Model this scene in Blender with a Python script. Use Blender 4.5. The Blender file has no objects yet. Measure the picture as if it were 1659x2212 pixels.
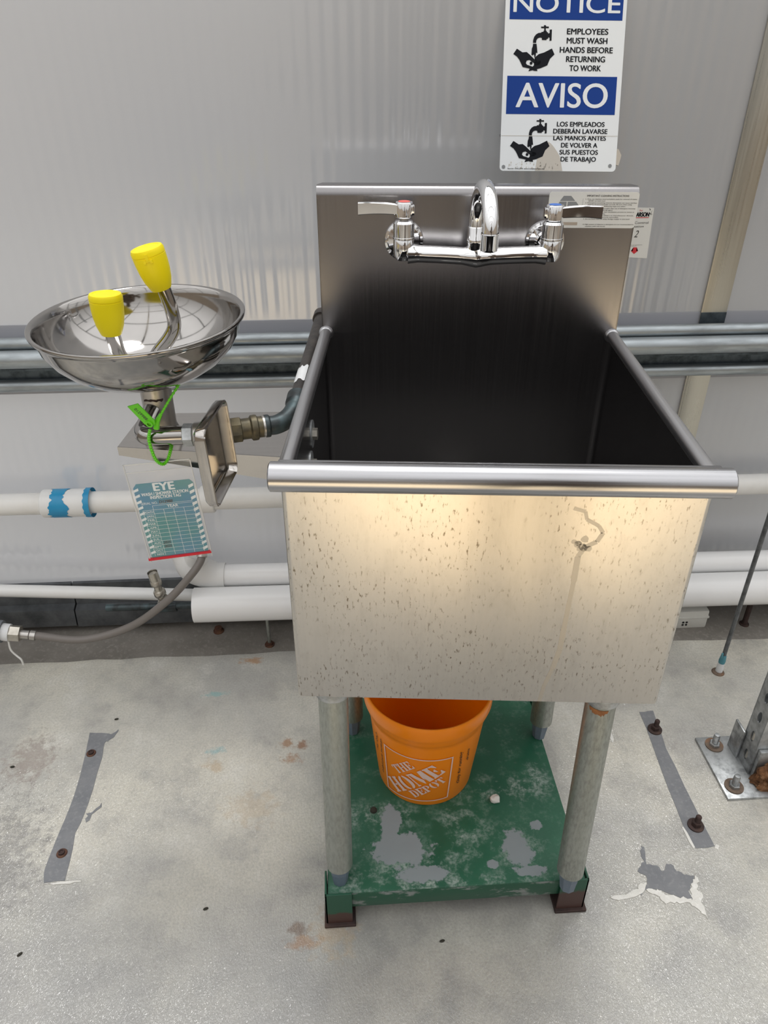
import bpy, bmesh, math, random
from mathutils import Matrix, Vector, noise as mnoise
random.seed(7)
SC = bpy.context.scene
COL = SC.collection
PI = math.pi

# ------------------------------------------------------------------ camera, sky, sun, exposure
CAM_POS = Vector((-0.162, -0.667, 1.188))
R_ = Vector((0.998, -0.0643, 0.0001)).normalized()
F_ = Vector((0.0546, 0.8476, -0.5279)).normalized()
U_ = R_.cross(F_).normalized()
cam = bpy.data.cameras.new('camera')
cam.sensor_fit = 'HORIZONTAL'
cam.sensor_width = 36.0
cam.lens = 1591.67 / 1659 * 36.0
cam.clip_start = 0.02
camo = bpy.data.objects.new('camera', cam)
COL.objects.link(camo)
camo.matrix_world = Matrix((
    (R_.x, U_.x, -F_.x, CAM_POS.x), (R_.y, U_.y, -F_.y, CAM_POS.y),
    (R_.z, U_.z, -F_.z, CAM_POS.z), (0, 0, 0, 1)))
SC.camera = camo

world = bpy.data.worlds.new('world')
SC.world = world
world.use_nodes = True
wn = world.node_tree.nodes
wl = world.node_tree.links
wn.clear()
w_out = wn.new('ShaderNodeOutputWorld')
w_bg = wn.new('ShaderNodeBackground')
w_tc = wn.new('ShaderNodeTexCoord')
w_sep = wn.new('ShaderNodeSeparateXYZ')
w_rmp = wn.new('ShaderNodeValToRGB')
w_rmp.color_ramp.elements[0].position = 0.0
w_rmp.color_ramp.elements[0].color = (0.22, 0.21, 0.195, 1)
w_rmp.color_ramp.elements[1].position = 0.75
w_rmp.color_ramp.elements[1].color = (1.0, 1.0, 1.0, 1)
wl.new(w_tc.outputs['Generated'], w_sep.inputs[0])
wl.new(w_sep.outputs['Z'], w_rmp.inputs[0])
wl.new(w_rmp.outputs[0], w_bg.inputs['Color'])
wl.new(w_bg.outputs[0], w_out.inputs['Surface'])
w_bg.inputs['Strength'].default_value = 1.55

def light(name, kind, loc, aim, energy, color, **kw):
    l = bpy.data.lights.new(name, kind)
    l.energy = energy
    l.color = color
    for k, v in kw.items():
        setattr(l, k, v)
    o = bpy.data.objects.new(name, l)
    COL.objects.link(o)
    o.location = loc
    d = Vector(aim) - Vector(loc)
    o.rotation_euler = d.to_track_quat('-Z', 'Y').to_euler()
    return o
# hazy sun through the roof glazing, from above the far side of the wall
light('sun', 'SUN', (0.55, 1.55, 6.5), (0.1, 0.0, 0.0), 1.25, (1.0, 0.985, 0.96), angle=math.radians(17))
# added warm spot, standing in for sun on the floor behind the photographer
light('warm_floor_spot', 'SPOT', (0.10, -2.3, 3.0), (0.10, -2.3, 0.0), 1900.0, (1.0, 0.76, 0.45),
      spot_size=math.radians(54), spot_blend=0.3, shadow_soft_size=0.12)
SC.view_settings.view_transform = 'Standard'
SC.view_settings.look = 'None'
SC.view_settings.gamma = 1.0
SC.view_settings.exposure = 0.0
SC.view_settings.use_curve_mapping = False

# ------------------------------------------------------------------ material helpers
class NT:
    def __init__(s, name):
        s.m = bpy.data.materials.new(name)
        s.m.use_nodes = True
        s.t = s.m.node_tree
        s.n = s.t.nodes
        s.b = s.n['Principled BSDF']
        s.co = None
    def node(s, t, **kw):
        n = s.n.new(t)
        for k, v in kw.items():
            setattr(n, k, v)
        return n
    def link(s, a, b):
        s.t.links.new(a, b)
    def set(s, inp, v):
        if hasattr(v, 'is_output') or isinstance(v, bpy.types.NodeSocket):
            s.link(v, inp)
        else:
            inp.default_value = v
    def coord(s, scale=(1, 1, 1)):
        # object coordinates; every mesh keeps its vertices in metres about its own origin
        if s.co is None:
            s.co = s.node('ShaderNodeTexCoord')
        mp = s.node('ShaderNodeMapping')
        mp.inputs['Scale'].default_value = scale
        s.link(s.co.outputs['Object'], mp.inputs['Vector'])
        return mp.outputs[0]
    def noise(s, scale=5, detail=4, rough=0.5, stretch=(1, 1, 1), dist=0.0, vec=None):
        n = s.node('ShaderNodeTexNoise')
        s.link(vec or s.coord(stretch), n.inputs['Vector'])
        n.inputs['Scale'].default_value = scale
        n.inputs['Detail'].default_value = detail
        n.inputs['Roughness'].default_value = rough
        n.inputs['Distortion'].default_value = dist
        return n.outputs['Fac']
    def voronoi(s, scale=5, feature='F1', stretch=(1, 1, 1), out='Distance'):
        n = s.node('ShaderNodeTexVoronoi', feature=feature)
        s.link(s.coord(stretch), n.inputs['Vector'])
        n.inputs['Scale'].default_value = scale
        return n.outputs[out]
    def ramp(s, fac, stops, interp='LINEAR'):
        n = s.node('ShaderNodeValToRGB')
        cr = n.color_ramp
        cr.interpolation = interp
        while len(cr.elements) < len(stops):
            cr.elements.new(0.5)
        for e, (p, c) in zip(cr.elements, stops):
            e.position = p
            e.color = (c, c, c, 1) if isinstance(c, (int, float)) else (*c, 1)
        s.link(fac, n.inputs[0])
        return n.outputs[0]
    def mix(s, fac, a, b, blend='MIX'):
        n = s.node('ShaderNodeMix', data_type='RGBA', blend_type=blend)
        s.set(n.inputs[0], fac)
        for i, v in ((6, a), (7, b)):
            s.set(n.inputs[i], v if not isinstance(v, tuple) else (*v, 1) if len(v) == 3 else v)
        return n.outputs[2]
    def math(s, op, a, b=0.0, c=0.0, clamp=False):
        n = s.node('ShaderNodeMath', operation=op, use_clamp=clamp)
        for i, v in enumerate((a, b, c)):
            s.set(n.inputs[i], v)
        return n.outputs[0]
    def bump(s, h, strength=0.3, dist=0.001):
        n = s.node('ShaderNodeBump')
        n.inputs['Strength'].default_value = strength
        n.inputs['Distance'].default_value = dist
        s.link(h, n.inputs['Height'])
        s.link(n.outputs[0], s.b.inputs['Normal'])
        return n
    def blob(s, x, y, rx, ry=None, edge=0.5, wob=0.5, nz=None):
        """mask of an irregular stain at (x, y) of the object's own plane"""
        ry = ry or rx
        v = s.co or s.node('ShaderNodeTexCoord')
        s.co = v
        mp = s.node('ShaderNodeMapping', vector_type='POINT')
        mp.inputs['Location'].default_value = (-x / rx, -y / ry, 0)
        mp.inputs['Scale'].default_value = (1 / rx, 1 / ry, 0)
        s.link(v.outputs['Object'], mp.inputs[0])
        ln = s.node('ShaderNodeVectorMath', operation='LENGTH')
        s.link(mp.outputs[0], ln.inputs[0])
        d = ln.outputs['Value']
        if nz is not None:
            d = s.math('ADD', d, s.math('MULTIPLY', s.math('SUBTRACT', nz, 0.5), wob * 4))
        mr = s.node('ShaderNodeMapRange', clamp=True)
        s.link(d, mr.inputs[0])
        mr.inputs[1].default_value = 1 - edge
        mr.inputs[2].default_value = 1 + edge * 0.2
        mr.inputs[3].default_value = 1
        mr.inputs[4].default_value = 0
        return mr.outputs[0]

def P(name, color, rough=0.5, metal=0.0, spec=0.5, coat=0.0, **kw):
    t = NT(name)
    t.b.inputs['Base Color'].default_value = (*color, 1)
    t.b.inputs['Roughness'].default_value = rough
    t.b.inputs['Metallic'].default_value = metal
    t.b.inputs['Specular IOR Level'].default_value = spec
    t.b.inputs['Coat Weight'].default_value = coat
    for k, v in kw.items():
        t.b.inputs[k].default_value = v
    return t

MAT = {}
def steel(name, color, rough, streak=(420, 420, 5), amp=0.05, stain=0.0, bump=0.08, rv=1.0):
    t = P(name, color, rough, 1.0)
    g = t.noise(1.0, 3, 0.6, streak)
    t.link(t.ramp(g, [(0.3, rough - 0.05 * rv), (0.7, rough + 0.07 * rv)]), t.b.inputs['Roughness'])
    c = t.mix(t.ramp(g, [(0.35, 0.0), (0.65, 1.0)]), tuple(v * (1 - amp) for v in color), color)
    if stain:
        n1 = t.noise(1.0, 5, 0.65, (300, 300, 95))
        n2 = t.noise(9.0, 3, 0.5)
        spots = t.math('MULTIPLY', t.ramp(n1, [(0.575, 0.0), (0.64, 1.0)]), t.ramp(n2, [(0.38, 0.15), (0.6, 1.0)]))
        c = t.mix(t.math('MULTIPLY', spots, stain), c, (0.215, 0.18, 0.135))
        n3 = t.noise(1.0, 5, 0.7, (60, 60, 24))
        c = t.mix(t.ramp(n3, [(0.5, 0.0), (0.75, 0.25 * stain)]), c, (0.34, 0.31, 0.27))
    t.link(c, t.b.inputs['Base Color'])
    t.bump(g, bump, 0.0004)
    MAT[name] = t.m
    return t
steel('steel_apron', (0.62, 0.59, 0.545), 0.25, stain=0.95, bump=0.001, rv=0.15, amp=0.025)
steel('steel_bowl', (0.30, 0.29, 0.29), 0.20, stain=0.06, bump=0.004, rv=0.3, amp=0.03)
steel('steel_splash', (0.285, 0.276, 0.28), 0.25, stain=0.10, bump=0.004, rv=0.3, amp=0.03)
steel('steel_rim', (0.47, 0.47, 0.485), 0.22, (5, 320, 320), bump=0.02)
steel('steel_rail', (0.62, 0.62, 0.635), 0.30, (320, 5, 320), bump=0.02, rv=0.5)
steel('steel_bracket', (0.50, 0.475, 0.45), 0.12, (6, 120, 120), stain=0.08, bump=0.01, rv=0.5)
steel('steel_polished', (0.39, 0.375, 0.36), 0.08, (30, 30, 30), bump=0.01, rv=0.5)
steel('steel_dull', (0.50, 0.48, 0.455), 0.33, (40, 40, 90))
MAT['chrome'] = P('chrome', (0.86, 0.86, 0.87), 0.05, 1.0).m
def galv(name, color, rough=0.42, dark=0.55, scale=70, stretch=(1, 1, 1)):
    t = P(name, color, rough, 0.85)
    a = t.noise(scale, 4, 0.6, stretch)
    b = t.noise(14, 3, 0.5, stretch)
    c = t.mix(t.ramp(a, [(0.40, 0.0), (0.66, 1.0)]), color, tuple(v * dark for v in color))
    c = t.mix(t.ramp(b, [(0.45, 0.0), (0.7, 0.5)]), c, tuple(min(1, v * 1.25) for v in color))
    t.link(c, t.b.inputs['Base Color'])
    t.link(t.ramp(a, [(0.3, rough - 0.06), (0.7, rough + 0.14)]), t.b.inputs['Roughness'])
    t.bump(a, 0.12, 0.0006)
    MAT[name] = t.m
galv('galvanized', (0.50, 0.52, 0.53))
galv('galvanized_rail', (0.40, 0.435, 0.455), 0.36, 0.72, 60, (0.25, 1, 1))
galv('galvanized_leg', (0.39, 0.41, 0.38), 0.42, 0.74, 260, (1, 1, 0.3))
galv('galvanized_dark', (0.11, 0.135, 0.155), 0.5, 0.6)
galv('rod_grey', (0.20, 0.21, 0.22), 0.45, 0.6)
galv('flashing_metal', (0.17, 0.18, 0.19), 0.55, 0.6, 18)
galv('nickel', (0.55, 0.52, 0.46), 0.3, 0.8)
MAT['dark_rubber'] = P('dark_rubber', (0.02, 0.02, 0.021), 0.6).m
MAT['brass_old'] = None
def patina(name, c1, c2, c3, rough=0.45, metal=0.6):
    t = P(name, c1, rough, metal)
    a = t.noise(60, 4, 0.6)
    b = t.noise(25, 3, 0.5)
    c = t.mix(t.ramp(a, [(0.42, 0.0), (0.62, 1.0)]), c1, c2)
    c = t.mix(t.ramp(b, [(0.55, 0.0), (0.7, 1.0)]), c, c3)
    t.link(c, t.b.inputs['Base Color'])
    t.bump(a, 0.2, 0.0005)
    MAT[name] = t.m
patina('brass_old', (0.15, 0.125, 0.075), (0.09, 0.08, 0.055), (0.06, 0.10, 0.075))
patina('copper_dark', (0.055, 0.07, 0.075), (0.035, 0.04, 0.042), (0.09, 0.13, 0.14))
patina('pipe_brown', (0.075, 0.066, 0.06), (0.05, 0.045, 0.043), (0.10, 0.085, 0.075))
patina('rust', (0.12, 0.055, 0.035), (0.06, 0.03, 0.022), (0.20, 0.10, 0.055), 0.8, 0.2)
patina('rust_bright', (0.34, 0.14, 0.045), (0.20, 0.08, 0.03), (0.45, 0.36, 0.28), 0.8, 0.1)
patina('rust_dark', (0.055, 0.032, 0.028), (0.035, 0.022, 0.02), (0.09, 0.05, 0.038), 0.75, 0.2)
patina('washer_rust', (0.20, 0.15, 0.115), (0.13, 0.09, 0.065), (0.26, 0.15, 0.09), 0.7, 0.4)

def plastic(name, color, rough=0.35, dirt=0.0, dirtcol=(0.35, 0.33, 0.28), spec=0.5, sss=0.0):
    t = P(name, color, rough, 0.0, spec)
    if dirt:
        a = t.noise(9, 5, 0.6)
        b = t.noise(60, 3, 0.6)
        m = t.math('MULTIPLY', t.ramp(a, [(0.45, 0.0), (0.72, 1.0)]), t.ramp(b, [(0.3, 0.4), (0.7, 1.0)]))
        t.link(t.mix(t.math('MULTIPLY', m, dirt), color, dirtcol), t.b.inputs['Base Color'])
    if sss:
        t.b.inputs['Subsurface Weight'].default_value = sss
        t.b.inputs['Subsurface Scale'].default_value = 0.01
    MAT[name] = t.m
    return t
plastic('pvc_white', (0.80, 0.80, 0.79), 0.32, 0.25, (0.60, 0.58, 0.52))
plastic('pvc_old', (0.80, 0.79, 0.765), 0.38, 0.35, (0.52, 0.49, 0.42))
plastic('pvc_clean', (0.86, 0.86, 0.86), 0.22, 0.08, (0.7, 0.68, 0.63))
plastic('primer_blue', (0.015, 0.27, 0.52), 0.35, 0.7, (0.06, 0.42, 0.62))
plastic('tape_blue', (0.32, 0.58, 0.70), 0.5)
plastic('tape_white', (0.78, 0.79, 0.80), 0.6, 0.4, (0.45, 0.5, 0.52))
plastic('tape_teal', (0.08, 0.28, 0.34), 0.5, 0.3)
plastic('cap_yellow', (0.92, 0.76, 0.004), 0.42, spec=0.35)
plastic('bucket_orange', (0.95, 0.262, 0.0015), 0.30, spec=0.45)
plastic('bucket_print', (0.80, 0.60, 0.55), 0.45)
plastic('ink', (0.015, 0.014, 0.016), 0.5)
plastic('ink_soft', (0.06, 0.055, 0.05), 0.5)
plastic('zip_green', (0.13, 0.60, 0.012), 0.38)
plastic('foot_blue', (0.115, 0.155, 0.205), 0.45, 0.4, (0.2, 0.22, 0.24))
plastic('hose_braid', (0.20, 0.18, 0.165), 0.42)
plastic('coupling_grey', (0.17, 0.185, 0.20), 0.75, 0.5, (0.26, 0.27, 0.28))
plastic('box_white', (0.72, 0.72, 0.68), 0.5, 0.3)
plastic('sign_white', (0.84, 0.87, 0.89), 0.4, 0.06, (0.6, 0.58, 0.55), spec=0.3)
plastic('sign_blue', (0.010, 0.050, 0.27), 0.5, spec=0.15)
plastic('sign_black', (0.008, 0.009, 0.013), 0.5, spec=0.15)
plastic('sticker_white', (0.74, 0.74, 0.71), 0.45, 0.15, (0.5, 0.48, 0.44))
plastic('sticker_grey', (0.24, 0.25, 0.26), 0.5)
plastic('sticker_tan', (0.45, 0.38, 0.31), 0.5)
plastic('logo_red', (0.62, 0.025, 0.04), 0.5)
plastic('button_red', (0.75, 0.12, 0.10), 0.4)
plastic('button_blue', (0.03, 0.14, 0.52), 0.4)
plastic('card_print', (0.80, 0.86, 0.88), 0.45)
plastic('strip_red', (0.62, 0.008, 0.025), 0.35)
plastic('card_back', (0.015, 0.07, 0.05), 0.5)
plastic('cord_white', (0.7, 0.69, 0.66), 0.8)
plastic('tape_beige', (0.55, 0.50, 0.43), 0.6, 0.5, (0.35, 0.31, 0.26))
plastic('cloth_dark', (0.018, 0.019, 0.026), 0.9, spec=0.1)
plastic('cloth_red', (0.16, 0.02, 0.018), 0.9, spec=0.1)
plastic('skin', (0.45, 0.27, 0.19), 0.6)
plastic('debris', (0.03, 0.028, 0.02), 0.9)

t = P('card_teal', (0.06, 0.27, 0.40), 0.35)
g = t.noise(14, 2, 0.5)
t.link(t.mix(t.ramp(g, [(0.40, 0.0), (0.62, 1.0)]), (0.045, 0.235, 0.40), (0.03, 0.26, 0.27)), t.b.inputs['Base Color'])
MAT['card_teal'] = t.m

# clear vinyl pouch: thin see-through film with a glossy skin
t = NT('clear_vinyl')
tr = t.node('ShaderNodeBsdfTransparent')
gl = t.node('ShaderNodeBsdfGlossy')
gl.inputs['Roughness'].default_value = 0.12
df = t.node('ShaderNodeBsdfDiffuse')
df.inputs['Color'].default_value = (0.75, 0.76, 0.76, 1)
fr = t.node('ShaderNodeFresnel')
fr.inputs['IOR'].default_value = 1.5
m1 = t.node('ShaderNodeMixShader')
m2 = t.node('ShaderNodeMixShader')
m2.inputs[0].default_value = 0.08
bm_ = t.node('ShaderNodeBump')
bm_.inputs['Strength'].default_value = 0.35
bm_.inputs['Distance'].default_value = 0.004
t.link(t.noise(22, 1, 0.5, (1, 1, 1), 0.4), bm_.inputs['Height'])
t.link(bm_.outputs[0], gl.inputs['Normal'])
t.link(t.math('MULTIPLY_ADD', fr.outputs[0], 0.55, 0.0), m1.inputs[0])
t.link(tr.outputs[0], m1.inputs[1])
t.link(gl.outputs[0], m1.inputs[2])
t.link(m1.outputs[0], m2.inputs[1])
t.link(df.outputs[0], m2.inputs[2])
t.link(m2.outputs[0], t.n['Material Output'].inputs['Surface'])
MAT['clear_vinyl'] = t.m

# twin-wall polycarbonate: milky sheet, glossy skin, vertical flutes
t = P('polycarbonate', (0.355, 0.36, 0.372), 0.14, 0.0, 0.5)
t.b.inputs['IOR'].default_value = 2.0
wv = t.node('ShaderNodeTexWave', wave_type='BANDS', bands_direction='X', wave_profile='SIN')
wv.inputs['Scale'].default_value = 1 / 0.0236 / 20 * 6.2832
wv.inputs['Distortion'].default_value = 0.0
t.link(t.coord(), wv.inputs['Vector'])
wb = t.bump(wv.outputs['Fac'], 0.3, 0.0016)
trl = t.node('ShaderNodeBsdfTranslucent')
trl.inputs['Color'].default_value = (0.27, 0.275, 0.288, 1)
mxs = t.node('ShaderNodeAddShader')
t.link(t.b.outputs[0], mxs.inputs[0])
t.link(trl.outputs[0], mxs.inputs[1])
t.link(mxs.outputs[0], t.n['Material Output'].inputs['Surface'])
MAT['polycarbonate'] = t.m

# aluminium batten
steel('aluminium', (0.55, 0.53, 0.47), 0.30, (240, 240, 4), bump=0.05)

# coated concrete floor
t = P('floor_concrete', (0.5, 0.48, 0.44), 0.42, 0.0, 0.5)
n_big = t.noise(2.6, 5, 0.6)
n_mid = t.noise(11, 6, 0.65)
n_fine = t.noise(240, 3, 0.6)
n_sp = t.noise(60, 4, 0.6)
n_br = t.noise(1.0, 4, 0.6, (130, 34, 1), 0.6)
c = t.mix(t.ramp(n_big, [(0.36, 0.0), (0.62, 1.0)]), (0.42, 0.415, 0.39), (0.60, 0.575, 0.495))
c = t.mix(t.ramp(n_mid, [(0.32, 0.75), (0.5, 0.0)]), c, (0.33, 0.32, 0.30))
c = t.mix(t.ramp(n_mid, [(0.55, 0.0), (0.74, 0.7)]), c, (0.70, 0.685, 0.63))
c = t.mix(t.ramp(n_fine, [(0.35, 0.35), (0.6, 0.0)]), c, (0.27, 0.26, 0.24))
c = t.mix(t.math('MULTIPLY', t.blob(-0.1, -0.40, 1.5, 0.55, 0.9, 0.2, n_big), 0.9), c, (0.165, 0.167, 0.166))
c = t.mix(t.math('MULTIPLY', t.blob(-0.86, 0.05, 0.22, 0.18, 0.9, 0.35, n_big), 0.7), c, (0.20, 0.20, 0.20))
for (x, y, r1, r2, col, k) in (
        (-0.384, 0.612, 0.028, 0.011, (0.42, 0.22, 0.09), .7), (-0.293, 0.364, 0.016, 0.012, (0.30, 0.15, 0.06), .8),
        (-0.262, 0.360, 0.012, 0.014, (0.26, 0.12, 0.05), .85), (-0.28, 0.326, 0.02, 0.012, (0.34, 0.18, 0.08), .7),
        (-0.435, 0.319, 0.02, 0.015, (0.45, 0.32, 0.18), .5), (-0.256, -0.012, 0.016, 0.012, (0.16, 0.11, 0.08), .8),
        (-0.245, -0.033, 0.03, 0.012, (0.30, 0.17, 0.09), .7), (-0.35, 0.219, 0.05, 0.04, (0.48, 0.36, 0.22), .35),
        (-0.795, 0.359, 0.05, 0.06, (0.25, 0.20, 0.17), .6), (-0.453, 0.512, 0.026, 0.008, (0.22, 0.42, 0.42), .7),
        (-0.435, 0.356, 0.022, 0.009, (0.22, 0.40, 0.42), .7), (-0.80, 0.14, 0.10, 0.12, (0.15, 0.145, 0.14), .6),
        (0.66, 0.20, 0.07, 0.03, (0.35, 0.21, 0.10), .6), (-0.20, -0.02, 0.04, 0.04, (0.42, 0.33, 0.22), .5),
        (0.68, 0.10, 0.11, 0.06, (0.64, 0.60, 0.53), .5)):
    c = t.mix(t.math('MULTIPLY', t.blob(x, y, r1, r2, 0.6, 0.8, n_sp), k), c, col)
t.link(c, t.b.inputs['Base Color'])
t.link(t.ramp(n_mid, [(0.3, 0.28), (0.7, 0.5)]), t.b.inputs['Roughness'])
t.b.inputs['Coat Weight'].default_value = 0.9
t.b.inputs['Coat Roughness'].default_value = 0.06
t.b.inputs['Coat IOR'].default_value = 1.75
t.bump(t.math('ADD', n_br, t.math('MULTIPLY', n_fine, 0.5)), 0.25, 0.0012)
# the sealer on top is pebbled: only its gloss picks the relief up
pb = t.noise(1.0, 2, 0.5, (260, 150, 1), 1.6)
cb = t.node('ShaderNodeBump')
cb.inputs['Strength'].default_value = 0.42
cb.inputs['Distance'].default_value = 0.0024
t.link(t.math('ADD', t.math('MULTIPLY', pb, 1.6), t.math('MULTIPLY', n_br, 0.5)), cb.inputs['Height'])
t.link(cb.outputs[0], t.b.inputs['Coat Normal'])
MAT['floor_concrete'] = t.m

def concrete(name, c1, c2, c3, sc=9, rough=0.85, bump=0.4):
    t = P(name, c1, rough, 0.0, 0.3)
    a = t.noise(sc, 6, 0.65)
    b = t.noise(130, 4, 0.6)
    c = t.mix(t.ramp(a, [(0.35, 0.0), (0.65, 1.0)]), c1, c2)
    c = t.mix(t.ramp(b, [(0.52, 0.0), (0.7, 0.7)]), c, c3)
    t.link(c, t.b.inputs['Base Color'])
    t.bump(b, bump, 0.0012)
    MAT[name] = t.m
concrete('bare_concrete', (0.20, 0.185, 0.165), (0.27, 0.25, 0.225), (0.33, 0.31, 0.28))
concrete('patch_concrete', (0.175, 0.182, 0.195), (0.215, 0.22, 0.23), (0.26, 0.265, 0.27), 22)
concrete('white_crust', (0.70, 0.69, 0.65), (0.62, 0.61, 0.57), (0.80, 0.79, 0.76), 40, 0.7, 0.8)

# worn green enamel of the stand
t = P('green_enamel', (0.012, 0.085, 0.045), 0.40, 0.0, 0.5)
nz = t.noise(26, 6, 0.7)
nf = t.noise(140, 4, 0.7)
nb = t.noise(7, 4, 0.6)
nm = t.math('ADD', t.math('MULTIPLY', nz, 0.6), t.math('MULTIPLY', t.noise(75, 5, 0.7), 0.4))
c = t.mix(t.ramp(nb, [(0.4, 0.0), (0.7, 1.0)]), (0.012, 0.088, 0.048), (0.022, 0.125, 0.068))
haze = t.math('MULTIPLY', t.ramp(nz, [(0.50, 0.0), (0.66, 1.0)]), t.ramp(nf, [(0.40, 0.1), (0.62, 1.0)]))
for (x, y, r1, r2, k) in ((-0.12, 0.13, 0.09, 0.03, .8), (0.11, 0.17, 0.10, 0.035, .8), (0.02, 0.10, 0.05, 0.06, .7),
                          (-0.06, 0.03, 0.12, 0.05, .7), (0.10, 0.055, 0.06, 0.06, .6), (0.17, 0.20, 0.03, 0.05, .6),
                          (0.0, 0.003, 0.21, 0.012, .7), (-0.16, 0.015, 0.04, 0.03, .5)):
    b = t.blob(x, y - 0.17, r1, r2, 0.9, 0.35, nz)
    c = t.mix(t.math('MULTIPLY', t.math('MULTIPLY', b, t.math('MULTIPLY', t.ramp(nz, [(0.47, 0.0), (0.60, k * 1.2)]), 0.9)), t.ramp(nf, [(0.40, 0.1), (0.62, 1.0)])), c, (0.47, 0.53, 0.50))
c = t.mix(t.math('MULTIPLY', haze, 0.28), c, (0.33, 0.40, 0.37))
for (x, y, r1, r2) in ((-0.09, 0.065, 0.060, 0.042), (-0.055, 0.020, 0.055, 0.018), (-0.10, 0.115, 0.022, 0.045), (0.105, 0.055, 0.030, 0.045),
                       (0.12, 0.015, 0.03, 0.012), (0.145, 0.095, 0.014, 0.012), (0.06, 0.03, 0.012, 0.010)):
    c = t.mix(t.blob(x, y - 0.17, r1 * .8, r2 * .8, 0.12, 0.8, nm), c, (0.225, 0.26, 0.272))
t.link(c, t.b.inputs['Base Color'])
t.link(t.ramp(nz, [(0.4, 0.35), (0.6, 0.65)]), t.b.inputs['Roughness'])
t.bump(nz, 0.25, 0.0008)
MAT['green_enamel'] = t.m
t = P('green_edge', (0.010, 0.075, 0.040), 0.45)
nz = t.noise(30, 5, 0.7, (0.5, 1, 1.4))
c = t.mix(t.ramp(nz, [(0.53, 0.0), (0.60, 1.0)]), (0.012, 0.078, 0.042), (0.20, 0.225, 0.215))
t.link(c, t.b.inputs['Base Color'])
t.bump(nz, 0.25, 0.0008)
MAT['green_edge'] = t.m
def green_rust(name, z0, z1):
    t = P(name, (0.012, 0.08, 0.045), 0.5)
    nz = t.noise(40, 5, 0.7)
    co = t.node('ShaderNodeSeparateXYZ')
    g = t.node('ShaderNodeNewGeometry')
    t.link(g.outputs['Position'], co.inputs[0])
    z = t.math('ADD', co.outputs['Z'], t.math('MULTIPLY', t.math('SUBTRACT', nz, 0.5), 0.03))
    mr = t.node('ShaderNodeMapRange', clamp=True)
    t.link(z, mr.inputs[0])
    mr.inputs[1].default_value = z0
    mr.inputs[2].default_value = z1
    t.link(t.mix(mr.outputs[0], (0.065, 0.032, 0.026), (0.012, 0.08, 0.045)), t.b.inputs['Base Color'])
    t.bump(nz, 0.3, 0.001)
    MAT[name] = t.m
green_rust('green_rust_leg', 0.030, 0.036)
green_rust('green_rust_leg_low', 0.050, 0.056)

# flaking rust on the post base
t = P('rust_crust', (0.2, 0.09, 0.04), 0.95)
nz = t.noise(45, 7, 0.8, (1, 1, 1), 1.2)
t.link(t.ramp(nz, [(0.32, (0.05, 0.025, 0.018)), (0.5, (0.26, 0.115, 0.045)), (0.68, (0.50, 0.32, 0.19))]), t.b.inputs['Base Color'])
t.bump(nz, 1.0, 0.006)
MAT['rust_crust'] = t.m

# ------------------------------------------------------------------ mesh helpers
def root(name, loc, label, cat, rz=0.0, group=None):
    o = bpy.data.objects.new(name, None)
    o.empty_display_size = 0.05
    COL.objects.link(o)
    o.location = loc
    o.rotation_euler = (0, 0, rz)
    o['label'] = label
    o['category'] = cat
    if group:
        o['group'] = group
    o['_m'] = 1
    del o['_m']
    return o
def mat_of(o):
    """world matrix of an object of ours, before any view-layer update"""
    m = o.matrix_basis.copy()
    return mat_of(o.parent) @ m if o.parent else m

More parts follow.
